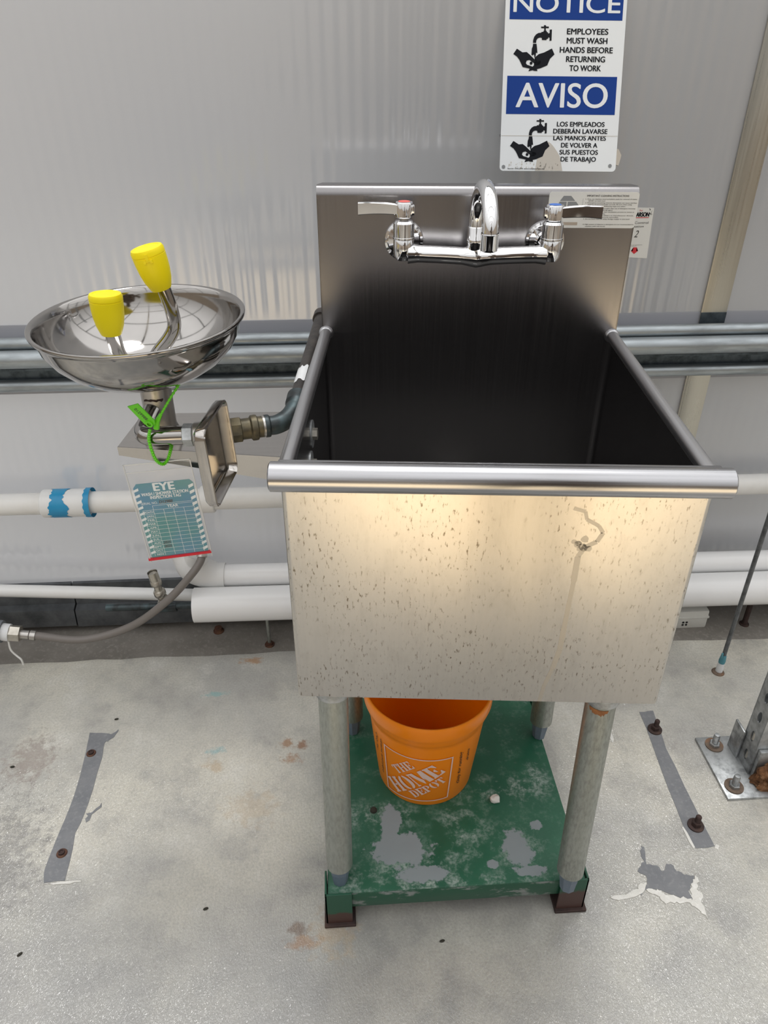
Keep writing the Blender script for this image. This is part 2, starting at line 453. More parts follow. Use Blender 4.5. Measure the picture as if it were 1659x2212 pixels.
class B:
    """gathers shapes in world metres and links them as ONE mesh object"""
    def __init__(s, xf=None):
        s.bm = bmesh.new()
        s.xf = xf
    def _v(s, p):
        p = Vector(p)
        return s.bm.verts.new(s.xf @ p if s.xf else p)
    def mesh(s, verts, faces):
        vs = [s._v(v) for v in verts]
        for f in faces:
            try:
                s.bm.faces.new([vs[i] for i in f])
            except ValueError:
                pass
        return vs
    def box(s, a, b, bev=0.0, m=None, seg=2):
        t = bmesh.new()
        bmesh.ops.create_cube(t, size=1.0)
        sx, sy, sz = (b[i] - a[i] for i in range(3))
        for v in t.verts:
            v.co = Vector(((v.co.x + .5) * sx + a[0], (v.co.y + .5) * sy + a[1], (v.co.z + .5) * sz + a[2]))
        if bev:
            bmesh.ops.bevel(t, geom=t.edges[:], offset=bev, segments=seg, affect='EDGES', profile=0.5)
        s.take(t, m)
        return s
    def take(s, t, m=None):
        t.verts.index_update()
        vs = []
        for v in t.verts:
            p = m @ v.co if m else v.co
            vs.append(s._v(p))
        for f in t.faces:
            try:
                s.bm.faces.new([vs[v.index] for v in f.verts])
            except ValueError:
                pass
        t.free()
    def tube(s, path, r, n=16, caps=True, closed=False, up=None):
        path = [Vector(p) for p in path]
        k = len(path)
        rs = r if isinstance(r, (list, tuple)) else [r] * k
        rings = []
        prev = None
        for i, p in enumerate(path):
            if closed:
                d = path[(i + 1) % k] - path[i - 1]
            else:
                d = path[min(i + 1, k - 1)] - path[max(i - 1, 0)]
            d.normalize()
            if prev is None:
                a = Vector(up) if up else (Vector((0, 0, 1)) if abs(d.z) < 0.9 else Vector((0, 1, 0)))
                u = (a - d * a.dot(d)).normalized()
            else:
                u = (prev - d * prev.dot(d)).normalized()
            prev = u
            w = d.cross(u)
            rings.append([s._v(p + rs[i] * (math.cos(2 * PI * j / n) * u + math.sin(2 * PI * j / n) * w)) for j in range(n)])
        for i in range(k if closed else k - 1):
            a, b = rings[i], rings[(i + 1) % k]
            for j in range(n):
                try:
                    s.bm.faces.new((a[j], a[(j + 1) % n], b[(j + 1) % n], b[j]))
                except ValueError:
                    pass
        if caps and not closed:
            s.bm.faces.new(rings[0][::-1])
            s.bm.faces.new(rings[-1])
        return s
    def lathe(s, prof, c=(0, 0, 0), axis=(0, 0, 1), n=32, sweep=None, cap=False):
        """prof: list of (radius, height) along axis"""
        ax = Vector(axis).normalized()
        a = Vector((1, 0, 0)) if abs(ax.x) < 0.9 else Vector((0, 1, 0))
        u = (a - ax * a.dot(ax)).normalized()
        w = ax.cross(u)
        c = Vector(c)
        rings = []
        for r, h in prof:
            if r <= 1e-6:
                rings.append([s._v(c + ax * h)])
            else:
                rings.append([s._v(c + ax * h + r * (math.cos(2 * PI * j / n) * u + math.sin(2 * PI * j / n) * w)) for j in range(n)])
        for a_, b_ in zip(rings, rings[1:]):
            for j in range(n):
                q = [a_[j % len(a_)], a_[(j + 1) % n % len(a_)], b_[(j + 1) % n % len(b_)], b_[j % len(b_)]]
                q2 = []
                for v in q:
                    if v not in q2:
                        q2.append(v)
                if len(q2) > 2:
                    try:
                        s.bm.faces.new(q2)
                    except ValueError:
                        pass
        return s
    def prism(s, pts, org, eu, ev, en, d0, d1):
        """polygon pts (u, v) on a plane, given thickness from d0 to d1 along en"""
        org, eu, ev, en = Vector(org), Vector(eu), Vector(ev), Vector(en)
        lo = [s._v(org + eu * u + ev * v + en * d0) for u, v in pts]
        hi = [s._v(org + eu * u + ev * v + en * d1) for u, v in pts]
        k = len(pts)
        s.bm.faces.new(hi)
        s.bm.faces.new(lo[::-1])
        for i in range(k):
            s.bm.faces.new((lo[i], lo[(i + 1) % k], hi[(i + 1) % k], hi[i]))
        return s
    def build(s, name, mat, parent=None, smooth=True, angle=35, label=None, loc=None):
        bmesh.ops.recalc_face_normals(s.bm, faces=s.bm.faces[:])
        me = bpy.data.meshes.new(name)
        o = bpy.data.objects.new(name, me)
        COL.objects.link(o)
        if parent is not None:
            o.parent = parent
        elif loc is not None:
            o.location = loc
        inv = mat_of(o).inverted()
        if inv != Matrix.Identity(4):
            bmesh.ops.transform(s.bm, matrix=inv, verts=s.bm.verts[:])
        s.bm.to_mesh(me)
        s.bm.free()
        if smooth:
            for p in me.polygons:
                p.use_smooth = True
            me.set_sharp_from_angle(angle=math.radians(angle))
        me.materials.append(MAT[mat] if isinstance(mat, str) else mat)
        if label:
            o['label'] = label
        return o
def tag(o, label, cat, group=None):
    o['label'] = label
    o['category'] = cat
    if group:
        o['group'] = group
    return o
def struct(o):
    o['kind'] = 'structure'
    return o
def spline(pts, n=8):
    """Catmull-Rom through pts"""
    P_ = [Vector(p) for p in pts]
    P_ = [P_[0] * 2 - P_[1]] + P_ + [P_[-1] * 2 - P_[-2]]
    out = []
    for i in range(1, len(P_) - 2):
        a, b, c, d = P_[i - 1:i + 3]
        for k in range(n):
            t = k / n
            out.append(0.5 * ((2 * b) + (c - a) * t + (2 * a - 5 * b + 4 * c - d) * t * t + (3 * b - a - 3 * c + d) * t ** 3))
    out.append(P_[-2])
    return out
def rrect(w, h, r, n=5, cx=0, cy=0):
    out = []
    for (sx, sy, a0) in ((1, 1, 0), (-1, 1, 90), (-1, -1, 180), (1, -1, 270)):
        for i in range(n + 1):
            a = math.radians(a0 + 90 * i / n)
            out.append((cx + sx * (w / 2 - r) + r * math.cos(a), cy + sy * (h / 2 - r) + r * math.sin(a)))
    return out

# lettering: outlines of the built-in font turned into flat meshes
_txt_cache = {}
def glyphs(s, bold=0.0, shear=0.0):
    k = (s, bold, shear)
    if k not in _txt_cache:
        cu = bpy.data.curves.new('lettering', 'FONT')
        cu.body = s
        cu.size = 1.0
        cu.offset = bold
        cu.shear = shear
        cu.resolution_u = 6
        o = bpy.data.objects.new('lettering', cu)
        me = o.to_mesh()
        vs = [v.co.copy() for v in me.vertices]
        fs = [tuple(p.vertices) for p in me.polygons]
        o.to_mesh_clear()
        bpy.data.objects.remove(o)
        bpy.data.curves.remove(cu)
        x0 = min(v.x for v in vs)
        x1 = max(v.x for v in vs)
        _txt_cache[k] = (vs, fs, x0, x1)
    return _txt_cache[k]
CAP = 0.70   # cap height of the built-in font at size 1 (set below from the letter H)
_h = glyphs('H')
CAP = max(v.y for v in _h[0])
def letter(bb, s, u0, u1, v0, cap, fr, lift=0.0006, bold=0.0, rot=0.0, shear=0.0):
    """text s filling u0..u1 with its baseline at v0 and capitals cap high; fr = (origin, eu, ev, en)"""
    vs, fs, x0, x1 = glyphs(s, 0.0, shear)
    ky = cap / CAP
    w = bold * ky * 1.6
    kx = (u1 - u0 - 2 * w) / (x1 - x0)
    o, eu, ev, en = (Vector(q) for q in fr)
    c, sn = math.cos(rot), math.sin(rot)
    for k, (du, dv) in enumerate(((0, 0), (w, 0), (2 * w, 0), (w, w * .5), (w, -w * .5)) if bold else ((0, 0),)):
        pts = []
        for p in vs:
            a, b = (p.x - x0) * kx + du, p.y * ky + dv
            pts.append(o + eu * (u0 + a * c - b * sn) + ev * (v0 + a * sn + b * c) + en * (lift + k * 0.00002))
        bb.mesh(pts, fs)
def rect(bb, u0, v0, u1, v1, fr, lift=0.0005):
    o, eu, ev, en = (Vector(q) for q in fr)
    bb.mesh([o + eu * a + ev * b + en * lift for a, b in ((u0, v0), (u1, v0), (u1, v1), (u0, v1))], [(0, 1, 2, 3)])
def poly(bb, pts, fr, lift=0.0005):
    o, eu, ev, en = (Vector(q) for q in fr)
    t = bmesh.new()
    f = t.faces.new([t.verts.new(o + eu * a + ev * b + en * lift) for a, b in pts])
    bmesh.ops.triangulate(t, faces=[f])
    bb.take(t)
def line(bb, pts, w, fr, lift=0.0006):
    for (a, b), (c, d) in zip(pts, pts[1:]):
        L = math.hypot(c - a, d - b) or 1e-9
        nx, ny = -(d - b) / L * w / 2, (c - a) / L * w / 2
        o, eu, ev, en = (Vector(q) for q in fr)
        bb.mesh([o + eu * x + ev * y + en * lift for x, y in ((a + nx, b + ny), (a - nx, b - ny), (c - nx, d - ny), (c + nx, d + ny))], [(0, 1, 2, 3)])

WY = 0.0948                                   # the sink stands slightly askew to the wall
ZREF = 0.7862                                 # height of the top of the sink's apron
SM = Matrix.Translation((0, 0, ZREF)) @ Matrix.Rotation(-WY, 4, 'Z')
def S(x, y, z):
    return SM @ Vector((x, y, z))
WALL = 0.78

# ------------------------------------------------------------------ the setting
edge = [(-4, 0.655)] + [(-1.1 + i * 0.06 + random.uniform(-.01, .01),
        0.637 - 0.035 * max(0, (-1.1 + i * 0.06) - 0.0) + random.uniform(-.0035, .0035)) for i in range(36)] + [(4, 0.50)]
b = B()
n = len(edge)
top = [(x, y, 0.0) for x, y in edge]
front = [(x, -6.0, 0.0) for x, y in edge]
under = [(x, y, -0.006) for x, y in edge]
b.mesh(front + top + under, [(i, i + 1, n + i + 1, n + i) for i in range(n - 1)] + [(n + i, n + i + 1, 2 * n + i + 1, 2 * n + i) for i in range(n - 1)])
floor = struct(b.build('floor', 'floor_concrete', smooth=False))
b = B()
b.box((-4, 0.45, -0.05), (4, 1.0, -0.004))
struct(b.build('trim_1', 'bare_concrete', smooth=False))
# places where the floor coating has come away
def patch(name, pts, mat, z0, z1, sub=3, wob=0.0016):
    out = []
    for (x0, y0), (x1, y1) in zip(pts, pts[1:] + pts[:1]):
        for k in range(sub):
            t = k / sub
            out.append((x0 + (x1 - x0) * t + random.uniform(-wob, wob), y0 + (y1 - y0) * t + random.uniform(-wob, wob)))
    b = B()
    t = bmesh.new()
    lo = [t.verts.new((x, y, z1)) for x, y in out]
    f = t.faces.new(lo)
    r = bmesh.ops.extrude_face_region(t, geom=[f])
    for v in [g for g in r['geom'] if isinstance(g, bmesh.types.BMVert)]:
        v.co.z = z0
    bmesh.ops.triangulate(t, faces=t.faces[:])
    b.take(t)
    return b.build(name, mat, floor, smooth=False)
patch('bare_patch', [(0.342, 0.095), (0.348, 0.093), (0.34, 0.062), (0.356, 0.057), (0.362, 0.046), (0.374, 0.06), (0.382, 0.059), (0.385, 0.047), (0.396, 0.039), (0.413, 0.037), (0.404, 0.022), (0.392, 0.011), (0.392, -0.005), (0.373, 0.0), (0.354, 0.011), (0.326, 0.019), (0.31, 0.008), (0.309, 0.02), (0.329, 0.027), (0.329, 0.04), (0.32, 0.051), (0.33, 0.062), (0.337, 0.067), (0.335, 0.082)], 'patch_concrete', -0.002, 0.0007)
patch('white_crust', [(0.257, 0.008), (0.279, 0.01), (0.305, 0.017), (0.315, 0.027), (0.327, 0.027), (0.31, 0.008), (0.28, 0.002), (0.261, 0.003)], 'white_crust', -0.002, 0.0016, 4, .002)
patch('white_crust', [(0.322, 0.017), (0.34, 0.014), (0.357, 0.004), (0.377, -0.001), (0.392, -0.006), (0.394, 0.010), (0.405, 0.022), (0.414, 0.034), (0.418, 0.03), (0.408, 0.010), (0.413, 0.002), (0.405, -0.01), (0.404, -0.036), (0.392, -0.020), (0.382, -0.010), (0.366, -0.008), (0.346, -0.008), (0.338, 0.002)], 'white_crust', -0.002, 0.0014, 4, .0025)
patch('bare_strip', [(-0.688, 0.094), (-0.693, 0.118), (-0.692, 0.184), (-0.687, 0.266), (-0.698, 0.418), (-0.663, 0.415), (-0.652, 0.409), (-0.661, 0.391), (-0.658, 0.35), (-0.656, 0.244), (-0.661, 0.187), (-0.654, 0.096)], 'patch_concrete', -0.002, 0.0007)
patch('bare_strip', [(-0.664, 0.405), (-0.641, 0.425), (-0.646, 0.408), (-0.657, 0.392)], 'patch_concrete', -0.002, 0.0006, 4)
patch('bare_strip', [(-0.652, 0.225), (-0.630, 0.245), (-0.628, 0.238), (-0.652, 0.205)], 'patch_concrete', -0.002, 0.0006, 4, .003)
patch('bare_strip', [(0.451, 0.402), (0.482, 0.402), (0.47, 0.301), (0.469, 0.167), (0.471, 0.087), (0.436, 0.086), (0.432, 0.126), (0.441, 0.252)], 'patch_concrete', -0.002, 0.0007)
patch('white_crust', [(-0.690, 0.091), (-0.660, 0.093), (-0.632, 0.0945), (-0.624, 0.092), (-0.651, 0.089)], 'white_crust', -0.002, 0.0016, 4, .001)
patch('white_crust', [(0.428, 0.128), (0.432, 0.128), (0.436, 0.086), (0.432, 0.084)], 'white_crust', -0.002, 0.001, 3, .0012)
patch('white_crust', [(0.470, 0.084), (0.476, 0.092), (0.479, 0.086), (0.474, 0.080)], 'white_crust', -0.002, 0.001, 3, .0012)
patch('white_crust', [(0.360, 0.375), (0.372, 0.372), (0.376, 0.350), (0.370, 0.320), (0.366, 0.345)], 'white_crust', -0.002, 0.0007, 4, .004)

# back wall of fluted polycarbonate sheets
b = B()
b.mesh([(-3.4, WALL, 0.07), (0.604, WALL, 0.07), (0.604, WALL, 1.62), (-3.4, WALL, 1.62)], [(0, 1, 2, 3)])
wall = struct(b.build('wall_back', 'polycarbonate', smooth=False))
b = B()
b.mesh([(0.604, WALL, 0.07), (3.4, WALL, 0.07), (3.4, WALL, 1.62), (0.604, WALL, 1.62)], [(0, 1, 2, 3)])
b.build('wall_panel', 'polycarbonate', wall, smooth=False)
b = B()
b.box((-3.4, WALL - 0.002, 0.60), (3.4, WALL - 0.001, 0.742))
t = P('clear_band', (0.40, 0.41, 0.45), 0.45)
MAT['clear_band'] = t.m
b.build('wall_band', 'clear_band', wall, smooth=False)
b = B()
b.box((0.577, WALL - 0.006, 0.08), (0.630, WALL - 0.001, 1.62), 0.001)
struct(b.build('trim_2', 'aluminium'))
b = B()
b.box((0.5772, WALL - 0.0075, 0.716), (0.6298, WALL - 0.003, 0.742), 0.0005)
b.build('wall_clip', 'galvanized_dark', wall, smooth=False)
# flashing along the foot of the wall
def flash(x0, x1, dz):
    b = B()
    prof = [(WALL - 0.004, 0.125), (WALL - 0.012, 0.124), (WALL - 0.016, 0.066 + dz), (WALL - 0.034, 0.060 + dz), (WALL - 0.040, 0.016 + dz), (WALL - 0.030, 0.014 + dz), (WALL - 0.004, 0.05)]
    k = len(prof)
    b.mesh([(x0, y, z) for y, z in prof] + [(x1, y, z) for y, z in prof],
           [(i, (i + 1) % k, k + (i + 1) % k, k + i) for i in range(k)] + [tuple(range(k))[::-1], tuple(range(k, 2 * k))])
    return b
struct(flash(-3.4, -0.812, 0.003).build('trim_3', 'flashing_metal', smooth=False))
struct(flash(-0.809, 3.4, 0.0).build('trim_4', 'flashing_metal', smooth=False))
b = B()
b.box((-3.4, WALL + 0.0, -0.04), (3.4, WALL + 0.15, 0.07))
struct(b.build('trim_5', 'bare_concrete', smooth=False))
# the rest of the greenhouse, out of the frame: side walls, far wall and roof frame (seen in the chrome)
MAT['far_wall'] = P('far_wall', (0.42, 0.36, 0.30), 0.6).m
for nm, a, c_ in (('wall_left', (-3.4, -6.0, 0), (-3.39, WALL, 1.62)), ('wall_right', (3.39, -6.0, 0), (3.4, WALL, 1.62)), ('wall_front', (-3.4, -6.01, 0), (3.4, -6.0, 1.62))):
    b = B()
    b.box(a, c_)
    struct(b.build(nm, 'far_wall', smooth=False))
for i, y in enumerate((0.78, -0.6, -2.0, -3.4, -4.8)):
    b = B()
    arc = [(3.4 * math.cos(a), y, 1.62 + 1.5 * math.sin(a)) for a in [PI * k / 16 for k in range(17)]]
    b.tube(arc, 0.03, 8)
    struct(b.build('trim_%d' % (10 + i), 'galvanized'))
for i, x in enumerate((-2.6, -1.6, -0.55, 0.5, 1.55, 2.6)):
    z = 1.62 + 1.5 * math.sqrt(max(0, 1 - (x / 3.4) ** 2))
    b = B()
    b.box((x - 0.025, -6, z - 0.02), (x + 0.025, WALL, z + 0.03))
    struct(b.build('trim_%d' % (20 + i), 'galvanized', smooth=False))

MAT['dark_green_metal'] = P('dark_green_metal', (0.03, 0.035, 0.03), 0.7).m
b = B()
b.box((-0.15, 1.06, 1.02), (1.05, 1.60, 2.1), 0.02)  # added block outdoors, shading the upper right of the translucent wall
b.box((-0.10, 1.10, -0.04), (1.00, 1.55, 1.02), 0.005)
struct(b.build('shade_block_outside', 'dark_green_metal', loc=(0.4, 1.3, -0.04)))
MAT['bench_wood'] = P('bench_wood', (0.24, 0.15, 0.09), 0.7).m
def bench(x, y, label):  # benches added out of view to break up the chrome's reflections
    o = root('added_bench', (x, y, 0), label, 'bench')
    for i in range(7):
        b = B()
        b.box((x - 1.0, y - 0.42 + i * 0.12, 0.78), (x + 1.0, y - 0.32 + i * 0.12, 0.81), 0.003)
        b.build('slat', 'bench_wood', o)
    for sx in (-.9, .9):
        for sy in (-.36, .36):
            b = B()
            b.box((x + sx - .03, y + sy - .03, 0), (x + sx + .03, y + sy + .03, 0.78), 0.003)
            b.build('leg', 'bench_wood', o)
bench(-2.35, -4.9, 'added brown slatted bench on the left of the aisle far behind the camera')
bench(2.35, -4.6, 'added brown slatted bench on the right of the aisle far behind the camera')

# ------------------------------------------------------------------ galvanised rails along the wall
def rail(y, z, r, label, web=None):
    o = root('galvanized_rail', (0, y, z), label, 'rail', group=None)
    b = B()
    b.tube([(-2.6 + 0.4 * i, y, z) for i in range(14)], r, 20)
    b.build('tube', 'galvanized_rail', o)
    return o
rail(0.742, 0.7165, 0.0125, 'uppermost thin galvanized tube running along the wall behind the sink')
rail(0.720, 0.6935, 0.0175, 'thick galvanized tube, middle one of the rails along the wall')
o = rail(0.744, 0.6315, 0.0125, 'lowest galvanized rail along the wall with flat web in shade colour above its lip')
b = B()
b.box((-2.6, 0.752, 0.628), (2.6, 0.760, 0.690))  # web and flange coloured dark for the shade inside the channel
b.build('web', 'galvanized_dark', o, smooth=False, label='flat web above the lip, shade put into its colour')
b = B()
b.box((-2.6, 0.726, 0.668), (2.6, 0.756, 0.672))
b.build('flange', 'galvanized_dark', o, smooth=False)

# ------------------------------------------------------------------ plastic pipes and hose behind the sink
o = root('pvc_pipe', (0, 0.73, 0.38), 'old white plastic pipe with blue-primed coupling along the wall at mid height', 'pipe')
A_, C_ = Vector((-1.9, 0.73, 0.375)), Vector((1.9, 0.73, 0.352))
def on_pipe(x):
    t = (x - A_.x) / (C_.x - A_.x)
    return A_ + (C_ - A_) * t
b = B()
b.tube([on_pipe(-1.9 + 0.2 * i) for i in range(20)], 0.0235, 24)
b.build('pipe', 'pvc_old', o)
def ring(bb, x0, x1, r, n=24, taper=0.002):
    p = [on_pipe(x0), on_pipe(x0 + taper), on_pipe(x1 - taper), on_pipe(x1)]
    bb.tube(p, [r - taper, r, r, r - taper], n)
b = B()
ring(b, -0.804, -0.708, 0.0305)
b.build('coupling', 'pvc_white', o)
b = B()
for (x0, x1) in ((-0.780, -0.748), (-0.712, -0.700)):
    cells = []
    m = 90
    wide = x0 < -0.72
    rr = 0.0312 if wide else 0.0322
    ring_pts = []
    for j in range(m + 1):
        a = 2 * PI * j / m
        w0 = 0.016 * mnoise.noise(Vector((j * .11, 1.3, 0))) + 0.007 * mnoise.noise(Vector((j * .35, 5.3, 0))) if wide else 0.001 * math.sin(j)
        w1 = 0.011 * mnoise.noise(Vector((j * .13, 9.3, 0))) + 0.005 * mnoise.noise(Vector((j * .4, 2.3, 0))) if wide else 0.0
        for x in (x0 + w0, x1 + w1):
            p = on_pipe(x)
            ring_pts.append((x, p.y + rr * math.cos(a), p.z + rr * math.sin(a)))
    b.mesh(ring_pts, [(2 * j, 2 * j + 1, 2 * j + 3, 2 * j + 2) for j in range(m)])
    b.build('primer_band', 'primer_blue', o, label='smeared blue primer')
    b = B()
b.bm.free()
b = B()
ring(b, -0.470, -0.440, 0.030)
b.build('collar', 'pvc_old', o)

o = root('pvc_pipe', (-0.9, 0.72, 0.145), 'thin white plastic pipe running low from the left edge to the valve', 'pipe')
b = B()
b.tube([(-1.9 + 0.1 * i, 0.72, 0.2225 + 0.0795 * (0 - 0.1 * i) / 1.0 * 0.0 - 0.0768 * (-0.95 + 1.9 - 1.9 + 0.1 * i + 0.95 - 0.0) * 0.0 + (0.148 - 0.2225) - 0.0795 * ((-1.9 + 0.1 * i) + 0.95)) for i in range(15)], 0.0145, 20)
b.build('pipe', 'pvc_white', o)

o = root('pvc_pipe', (0.2, 0.66, 0.12), 'thick glossy white plastic pipe, lowest, open end left of the sink', 'pipe')
b = B()
xs = [-0.505 + 0.24 * i for i in range(11)]
def lowp(x):
    return (x, 0.66, 0.131 - 0.0125 * (x + 0.505))
outer = [(0.0395, 0)]
b.tube([lowp(-0.505), lowp(-0.5)] + [lowp(x) for x in xs[1:]], 0.0395, 32, caps=False)
b.tube([lowp(-0.505), lowp(-0.44)], 0.0355, 32, caps=True)
b.build('pipe', 'pvc_clean', o)
b = B()
b.tube([lowp(-0.5035), lowp(-0.4985)], 0.0362, 32)
b.build('foam_plug', 'dark_rubber', o, label='dark insulation inside the open end')
b = B()
b.tube([lowp(-0.70), lowp(-0.49)], 0.0085, 14)
b.build('inner_pipe', 'copper_dark', o, label='thin dark copper pipe coming out of the open end')

o = root('pvc_pipe', (0.1, 0.71, 0.14), 'white plastic pipe with curved fitting behind the lowest thick pipe', 'pipe')
b = B()
def upp(x):
    return (x, 0.722, 0.165 - 0.0135 * (x + 0.45))
b.tube([upp(-0.445 + 0.25 * i) for i in range(10)], 0.0262, 28)
b.build('pipe', 'pvc_clean', o)
b = B()
pts = spline([(-0.55, 0.735, 0.262), (-0.525, 0.728, 0.225), (-0.505, 0.722, 0.19), (-0.47, 0.722, 0.168), (-0.44, 0.722, 0.165)], 5)
b.tube(pts, [0.026, 0.0265, 0.027, 0.028, 0.029, 0.031, 0.033, 0.035, 0.036, 0.0365, 0.0365, 0.036, 0.035, 0.034, 0.033, 0.0325, 0.032, 0.0315, 0.031, 0.031, 0.031], 24)
b.tube([(-0.505, 0.722, 0.205), (-0.488, 0.700, 0.255)], 0.027, 22, caps=False)
b.build('curved_fitting', 'pvc_white', o)

# braided supply hose
o = root('braided_hose', (-0.75, 0.62, 0.08), 'grey braided hose sagging from the left edge up to the white fitting', 'hose')
hp = spline([(-0.905, 0.64, 0.086), (-0.86, 0.64, 0.078), (-0.76, 0.64, 0.061), (-0.652, 0.640, 0.092), (-0.559, 0.636, 0.163), (-0.497, 0.655, 0.223), (-0.478, 0.680, 0.245), (-0.480, 0.692, 0.262)], 10)
b = B()
b.tube(hp, 0.0088, 14)
b.build('hose', 'hose_braid', o)
b = B()
b.tube(hp[-10:-3], 0.0115, 14)
b.build('ferrule', 'steel_dull', o)
b = B()
b.tube([(-0.893, 0.64, 0.084), (-0.875, 0.64, 0.081)], 0.0105, 14)
b.tube([(-0.873, 0.64, 0.0805), (-0.862, 0.64, 0.078)], 0.0115, 14)
b.build('ferrule', 'steel_dull', o)
b = B()
b.tube([(-0.918, 0.64, 0.090), (-0.893, 0.64, 0.086)], 0.0185, 6)
b.build('hex_nut', 'nickel', o)
b = B()
b.tube([(-0.935, 0.64, 0.094), (-0.915, 0.64, 0.090)], 0.0195, 18)
b.build('tape', 'tape_white', o)
b = B()
b.tube([(-1.10, 0.64, 0.112), (-1.0, 0.64, 0.103), (-0.985, 0.64, 0.101), (-0.965, 0.64, 0.099), (-0.93, 0.64, 0.094)], [0.022, 0.022, 0.024, 0.027, 0.025], 20)
b.build('coupling', 'coupling_grey', o)
b = B()
b.tube(spline([(-0.918, 0.628, 0.075), (-0.916, 0.622, 0.055), (-0.905, 0.618, 0.040), (-0.895, 0.612, 0.034), (-0.893, 0.610, 0.020)], 6), 0.0022, 6)
b.build('string', 'cord_white', o)

# little upright valve on the copper pipe
o = root('drain_valve', (-0.57, 0.655, 0.13), 'small tarnished upright valve on the copper pipe beside the hose', 'valve')
b = B()
q0, q1 = Vector((-0.573, 0.664, 0.132)), Vector((-0.586, 0.667, 0.222))
def vq(t):
    return q0 + (q1 - q0) * t
b.tube([vq(-0.12), vq(0.3)], 0.0085, 14)
b.tube([vq(0.28), vq(0.33), vq(0.43), vq(0.47)], [0.011, 0.0135, 0.0135, 0.011], 14)
b.tube([vq(0.45), vq(0.62)], 0.0085, 14)
b.tube([vq(0.60), vq(0.64), vq(0.74), vq(0.78)], [0.010, 0.0125, 0.0125, 0.010], 14)
b.tube([vq(0.76), vq(1.0)], 0.0112, 14, caps=False)
b.tube([vq(0.76), vq(0.96)], 0.0088, 14)
b.build('body', 'nickel', o)
b = B()
b.lathe([(0.0, -.012), (0.0105, -.012), (0.0105, .012), (0, .012)], (-0.574, 0.664, 0.146), (0, 1, 0.2), 6)
b.build('hex_nut', 'nickel', o)
b = B()
b.tube([(-0.582, 0.660, 0.128), (-0.545, 0.660, 0.129)], 0.0115, 14)
b.build('tee', 'copper_dark', o)

# pipe supports standing in the bare strip
def support(x, y, ztop, r, label, mat='galvanized_leg', nut='rust'):
    o = root('pipe_support', (x, y, -0.004), label, 'pipe support')
    b = B()
    b.tube([(x, y, -0.004), (x, y, ztop)], r, 10)
    b.build('rod', mat, o)
    b = B()
    b.lathe([(0, 0), (0.0115, 0), (0.0115, 0.003), (0.0075, 0.004), (0.0075, 0.009), (0, 0.009)], (x, y, -0.0045), (0, 0, 1), 16)
    b.build('base_nut', nut, o)
support(-0.348, 0.668, 0.095, 0.0042, 'thin grey support rod with rusty nut below the thick white pipe')
support(0.812, 0.668, 0.09, 0.0065, 'short dark support stub below the white pipes at the right edge', 'rust_dark', 'rust_dark')
o = root('anchor_bolt', (-0.475, 0.735, -0.004), 'rusty bolt head on the dark strip under the white pipe end', 'bolt')
b = B()
b.lathe([(0, 0), (0.013, 0), (0.013, 0.003), (0.009, 0.004), (0.009, 0.012), (0, 0.013)], (-0.475, 0.725, -0.0045), (0, 0, 1), 12)
b.build('bolt_head', 'rust', o)

# white plastic junction box tucked under the pipes at the right
o = root('junction_box', (0.66, 0.70, -0.004), 'small white plastic box with four dark holes under the right-hand pipes', 'box')
b = B()
b.box((0.575, 0.662, -0.0045), (0.712, 0.735, 0.048), 0.004)
b.build('case', 'box_white', o)
b = B()
b.box((0.573, 0.660, 0.026), (0.714, 0.737, 0.032), 0.002)
b.build('lid_rim', 'box_white', o)
b = B()
for i in range(2):
    for j in range(2):
        b.lathe([(0, 0), (0.0028, 0), (0.0028, 0.001), (0, 0.001)], (0.652 + i * 0.0085, 0.662, 0.008 + j * 0.0075), (0, -1, 0), 10)
b.build('hole', 'dark_rubber', o)

# upright rod at the right
o = root('tie_rod', (0.673, 0.508, 0), 'thin dark upright rod with teal tape at its foot, right of the sink', 'rod')
b = B()
b.tube([(0.673, 0.508, 0.0), (0.673, 0.508, 1.6)], 0.0046, 12)
b.build('rod', 'rod_grey', o)
b = B()
b.tube([(0.673, 0.508, 0.028), (0.673, 0.508, 0.034), (0.673, 0.508, 0.048), (0.673, 0.508, 0.051)], [0.0070, 0.0075, 0.0060, 0.0052], 12)
b.box((0.664, 0.502, 0.045), (0.668, 0.506, 0.060), 0.001)
b.build('tape', 'tape_teal', o)
b = B()
b.tube([(0.673, 0.508, 0.002), (0.673, 0.508, 0.016), (0.673, 0.508, 0.030)], [0.0078, 0.0075, 0.0068], 12)
b.build('sleeve', 'tape_white', o)
b = B()
b.lathe([(0, 0), (0.0140, 0), (0.0130, 0.002), (0.011, 0.003), (0, 0.003)], (0.671, 0.507, 0.0), (0, 0, 1), 20)
b.build('base_ring', 'washer_rust', o)

